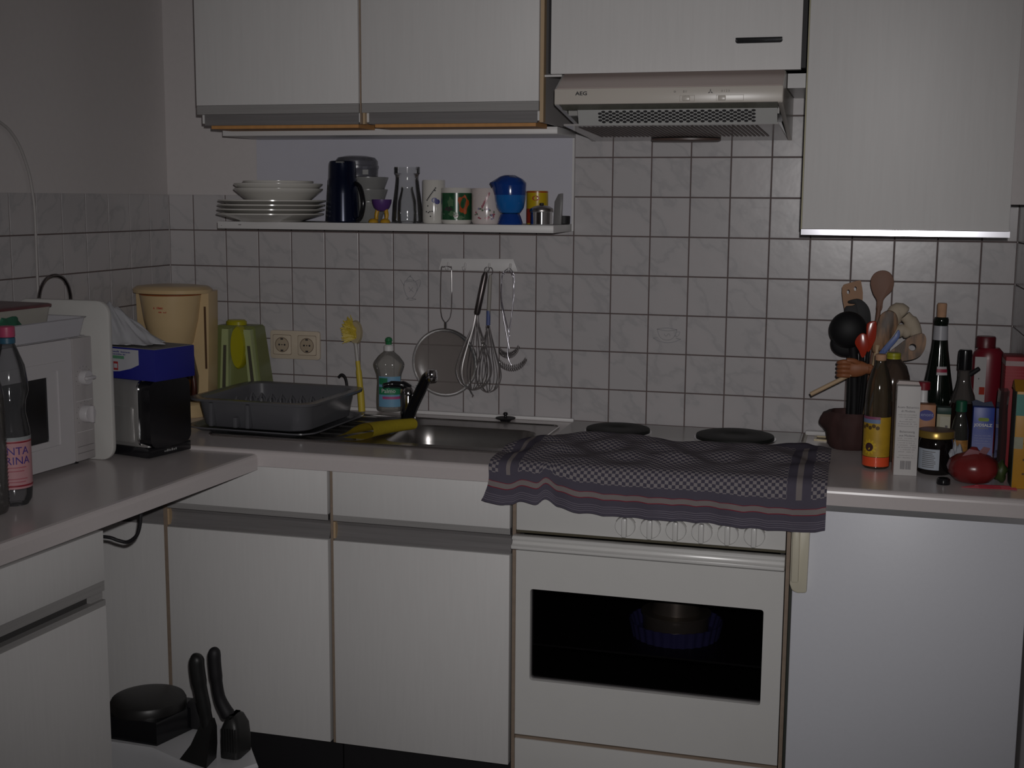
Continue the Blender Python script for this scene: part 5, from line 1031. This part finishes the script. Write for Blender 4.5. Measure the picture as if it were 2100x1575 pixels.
def saltm():
    m = bpy.data.materials.new('salt_blue'); m.use_nodes = True; nt = m.node_tree; b = nt.nodes['Principled BSDF']; tc = nt.nodes.new('ShaderNodeTexCoord'); sp_ = nt.nodes.new('ShaderNodeSeparateXYZ'); cr_ = nt.nodes.new('ShaderNodeValToRGB')
    e = cr_.color_ramp.elements; e[0].position = .15; e[0].color = (.24,.26,.48,1); e[1].position = .75; e[1].color = (.012,.045,.30,1); nt.links.new(tc.outputs['Generated'], sp_.inputs[0]); nt.links.new(sp_.outputs[2], cr_.inputs[0]); nt.links.new(cr_.outputs[0], b.inputs['Base Color']); b.inputs['Roughness'].default_value = .4; return m
B('box', js, saltm(), 2.1985,2.2435,-.315,-.275,CZ+.030,CZ+.139,.001); B('box_foot', js, mat('salt_pale',(.26,.27,.45),.5), 2.1986,2.2434,-.3149,-.2751,CZ,CZ+.030)
bm = bmesh.new(); bm.faces.new([bm.verts.new((x,-.3154,z)) for x,z in rrect(2.2095,2.2325,CZ+.1075,CZ+.1155,.0039,4)]); link('green_oval', bm, mat('oval_green',(.20,.28,.03),.5), js)
text(js, plain, 'JODSALZ', .0092, (2.2205,-.3156,CZ+.0985), bold=.0003); scribble(js, mat('salt_gold',(.22,.20,.16),.5), 2.210,2.232,-.3155,CZ+.0905,.003,51)
for i in range(4): scribble(js, mat('salt_pale',(.26,.27,.45),.5), 2.203,2.239,-.3155,CZ+.074-i*.006,.002,60+i)
PR('torn_flap', js, mat('flap_dark',(.02,.03,.07),.6), [(2.1985,CZ+.139),(2.2435,CZ+.139),(2.238,CZ+.150),(2.222,CZ+.146),(2.205,CZ+.152),(2.196,CZ+.148)], 'y', -.290, -.286)
gb2 = thing('spice_bottle','small clear bottle with green cap and coloured label behind the jar','bottle',(2.172,-.318,CZ))
LA('bottle_body', gb2, thin('spice_glass',(.70,.72,.68),.05,1.1,.25,(.12,.12,.11)), [(0,CZ),(.017,CZ),(.019,CZ+.004),(.019,CZ+.085),(.0155,CZ+.108),(.0110,CZ+.122),(.0110,CZ+.130)], 2.172,-.318, 28); LA('cap', gb2, mat('cap_bottle_green',(.010,.085,.045),.35), [(.0118,CZ+.128),(.0125,CZ+.129),(.0122,CZ+.151),(.010,CZ+.1535),(0,CZ+.1535)], 2.172,-.318, 24)
a_ = facing(2.172,-.318); patch('label', gb2, mat('label_mixed',(.36,.17,.04),.5,var=.7,scale=120), .0193,2.172,-.318,a_-1.2,a_+1.2,CZ+.035,CZ+.065,14)
cjar = thing('cream_box','small cream box with dark green top between jar and salt','box',(2.147,-.285,CZ))
B('box', cjar, mat('box_cream',(.34,.31,.20),.55), 2.122,2.152,-.300,-.268,CZ,CZ+.117,.001); B('green_top', cjar, mat('top_darkgreen',(.012,.045,.035),.5), 2.1215,2.1525,-.3005,-.2675,CZ+.1171,CZ+.132,.001); B('label', cjar, mat('label_cream',(.44,.42,.33),.5), 2.129,2.1505,-.3011,-.3002,CZ+.078,CZ+.112)
scribble(cjar, inkgrey, 2.136,2.149,-.3014,CZ+.086,.006,71)
on = thing('onion','large red onion lying at the front of the right worktop','onion',(2.190,-.480,CZ))
bm = bmesh.new(); alathe(bm, [(0,CZ+.004),(.018,CZ+.0005),(.036,CZ+.006),(.049,CZ+.020),(.0525,CZ+.034),(.048,CZ+.049),(.034,CZ+.060),(.018,CZ+.066),(.010,CZ+.072),(.006,CZ+.078),(0,CZ+.079)], 0,0,48)
for v in bm.verts:
    t = math.atan2(v.co.y, v.co.x); r_ = math.hypot(v.co.x,v.co.y); k_ = 1+.018*math.sin(7*t)+.012*math.sin(13*t+1); v.co = Vector((2.190+v.co.x*k_, -.480+v.co.y*k_*.92, v.co.z))
link('bulb', bm, mat('onion_red',(.17,.018,.018),.28,var=.45,scale=14,stretch=(1,1,.4)), on, True)
skin = mat('onion_skin',(.32,.16,.18),.5,var=.3)
for pts in ([(2.165,-.500,CZ+.060),(2.178,-.505,CZ+.078),(2.198,-.500,CZ+.074),(2.200,-.490,CZ+.062)],[(2.195,-.490,CZ+.064),(2.208,-.492,CZ+.082),(2.222,-.485,CZ+.078),(2.212,-.475,CZ+.056)]):
    bm = bmesh.new(); q = [bm.verts.new(p) for p in pts]; bm.faces.new(q); bmesh.ops.subdivide_edges(bm, edges=bm.edges[:], cuts=2, use_grid_fill=True); bmesh.ops.solidify(bm, geom=bm.faces[:], thickness=.001); link('dry_skin', bm, skin, on, True)
gn2 = bmesh.new(); bmesh.ops.create_icosphere(gn2, subdivisions=3, radius=1)
for v in gn2.verts: v.co = Vector((2.248+.014*v.co.x*(1+.2*math.sin(6*v.co.z)), -.455+.020*v.co.y, CZ+.024+.024*v.co.z*(1+.15*math.sin(5*v.co.x))))
o = link('green_vegetable', gn2, mat('veg_green',(.04,.06,.015),.5,var=.4), None, True); tag(o, 'small dark green vegetable piece right behind the onion', 'vegetable')
rn = bmesh.new()
for i in range(9):
    y0 = -.535+i*.004; atube(rn, smoothpts([(2.165+i*.004,y0,CZ+.0012),(2.20,y0-.004,CZ+.002),(2.245,y0+.006,CZ+.0012),(2.275,y0+.002,CZ+.0015)],3), .0009, 4)
o = link('onion_net', rn, mat('net_red',(.40,.03,.05),.5), None); tag(o, 'thin red plastic net lying under the onion', 'net')
bc = thing('bottle_cap','small black glossy cap lying before the dark jar','cap',(2.130,-.512,CZ))
LA('cap_wall', bc, gloss_black, [(.0135,CZ),(.0145,CZ+.002),(.0135,CZ+.011),(.011,CZ+.0135),(0,CZ+.0125)], 2.130,-.512, 24)
pbg = bmesh.new(); bmesh.ops.create_icosphere(pbg, subdivisions=3, radius=1)
for v in pbg.verts: n_ = 1+.25*math.sin(7*v.co.x+4*v.co.z)+.15*math.sin(11*v.co.y); v.co = Vector((2.158+.012*v.co.x*n_, -.425+.012*v.co.y*n_, max(CZ, CZ+.036+.038*v.co.z*n_)))
o = link('paper_scrap', pbg, mat('scrap_white',(.34,.35,.38),.6,bump=.2), None, True, sharp=20); tag(o, 'crumpled white paper scrap squeezed between jar and onion', 'paper')
clr = thing('clear_bag','thin clear plastic sleeve standing between salt box and yellow carton','bag',(2.252,-.40,CZ))
LO('sleeve', clr, thin('sleeve_clear',(.72,.72,.72),.12,1.0,.22,(.10,.08,.08)), [[(2.243+s,-.41,z),(2.262+s,-.40,z),(2.262+s,-.35,z),(2.243+s,-.355,z)] for s,z in ((0,CZ),(.001,CZ+.08),(-.001,CZ+.15),(.001,CZ+.19))], cap1=False)

# ------------------------------------------------------------------ waste bin and dustpan in the corner gap
bn = thing('waste_bin','white angular waste bin with black lid in the corner gap','bin',(.43,-.80,0))
binw = mat('bin_white',(.62,.62,.64),.35,var=.03)
foot = [(.29,-.875),(.43,-.878),(.585,-.945),(.675,-.930),(.702,-.885),(.602,-.745),(.46,-.700),(.29,-.700)]
def scale(poly, s, cx=.47, cy=-.81): return [(cx+(x-cx)*s, cy+(y-cy)*s) for x,y in poly]
LO('body', bn, binw, [[(x,y,z) for x,y in scale(foot,s)] for s, z in ((.86,.002),(.88,.01),(.985,.225),(.995,.243),(.975,.250))], sharp=25)
lidp_ = [(.300,-.862),(.438,-.868),(.472,-.748),(.446,-.710),(.300,-.710)]
LO('lid', bn, gloss_black, [[(x,y,z) for x,y in scale(lidp_,s,.37,-.79)] for s, z in ((1.0,.2505),(1.0,.300),(.985,.305))], sharp=20)
bm = bmesh.new(); alathe(bm, [(.088,.305),(.088,.318),(.084,.326),(.060,.332),(0,.334)], .366,-.782, 40); link('lid_dome', bm, mat('lid_black',(.016,.015,.015),.4,var=.3), bn, True)
B('lid_hinge', bn, black, .455,.490,-.765,-.715,.2505,.318,.006)
dp = thing('dustpan','black dustpan with upright handle standing on the white bin','dustpan',(.57,-.89,.2505))
dkp = mat('dusty_black',(.014,.014,.014),.45,var=.4,scale=30)
TU('handle', dp, dkp, smoothpts([(.572,-.900,.495),(.566,-.902,.475),(.571,-.900,.42),(.580,-.896,.36),(.586,-.893,.315)],5), [.005,.010,.0135,.0155,.0165]+[.0168]*5+[.0150]*5+[.0135]*5+[.015], 14)
LO('pan', dp, dkp, [[(x,y,z) for x,y in p_] for p_, z in (([(.523,-.915),(.603,-.940),(.598,-.885),(.555,-.870)],.2507),([(.548,-.908),(.603,-.930),(.600,-.882),(.565,-.870)],.285),([(.566,-.903),(.602,-.912),(.600,-.882),(.573,-.876)],.325),([(.576,-.902),(.597,-.904),(.597,-.886),(.577,-.884)],.345))], sharp=30)
hb_ = thing('hand_brush','black ribbed hand brush with upright handle standing behind the dustpan','brush',(.62,-.85,.2505))
TU('handle', hb_, black, smoothpts([(.590,-.862,.499),(.587,-.862,.475),(.590,-.860,.42),(.596,-.856,.375),(.614,-.852,.338)],5), [.005,.009,.012,.0135,.0145]+[.0145]*5+[.0130]*5+[.0135,.014,.0145,.015,.016]+[.014], 14)
LO('brush_head', hb_, dkp, [[(x,y,z) for x,y in rrect(.604+d,.652-d,-.885+d,-.815-d,.012,3)] for z,d in ((.2507,.0),(.29,.0),(.318,.002),(.340,.010),(.346,.018))])
for i in range(6): B('rib', hb_, dkp, .612+i*.0066,.6145+i*.0066,-.8885,-.884,.268,.322)
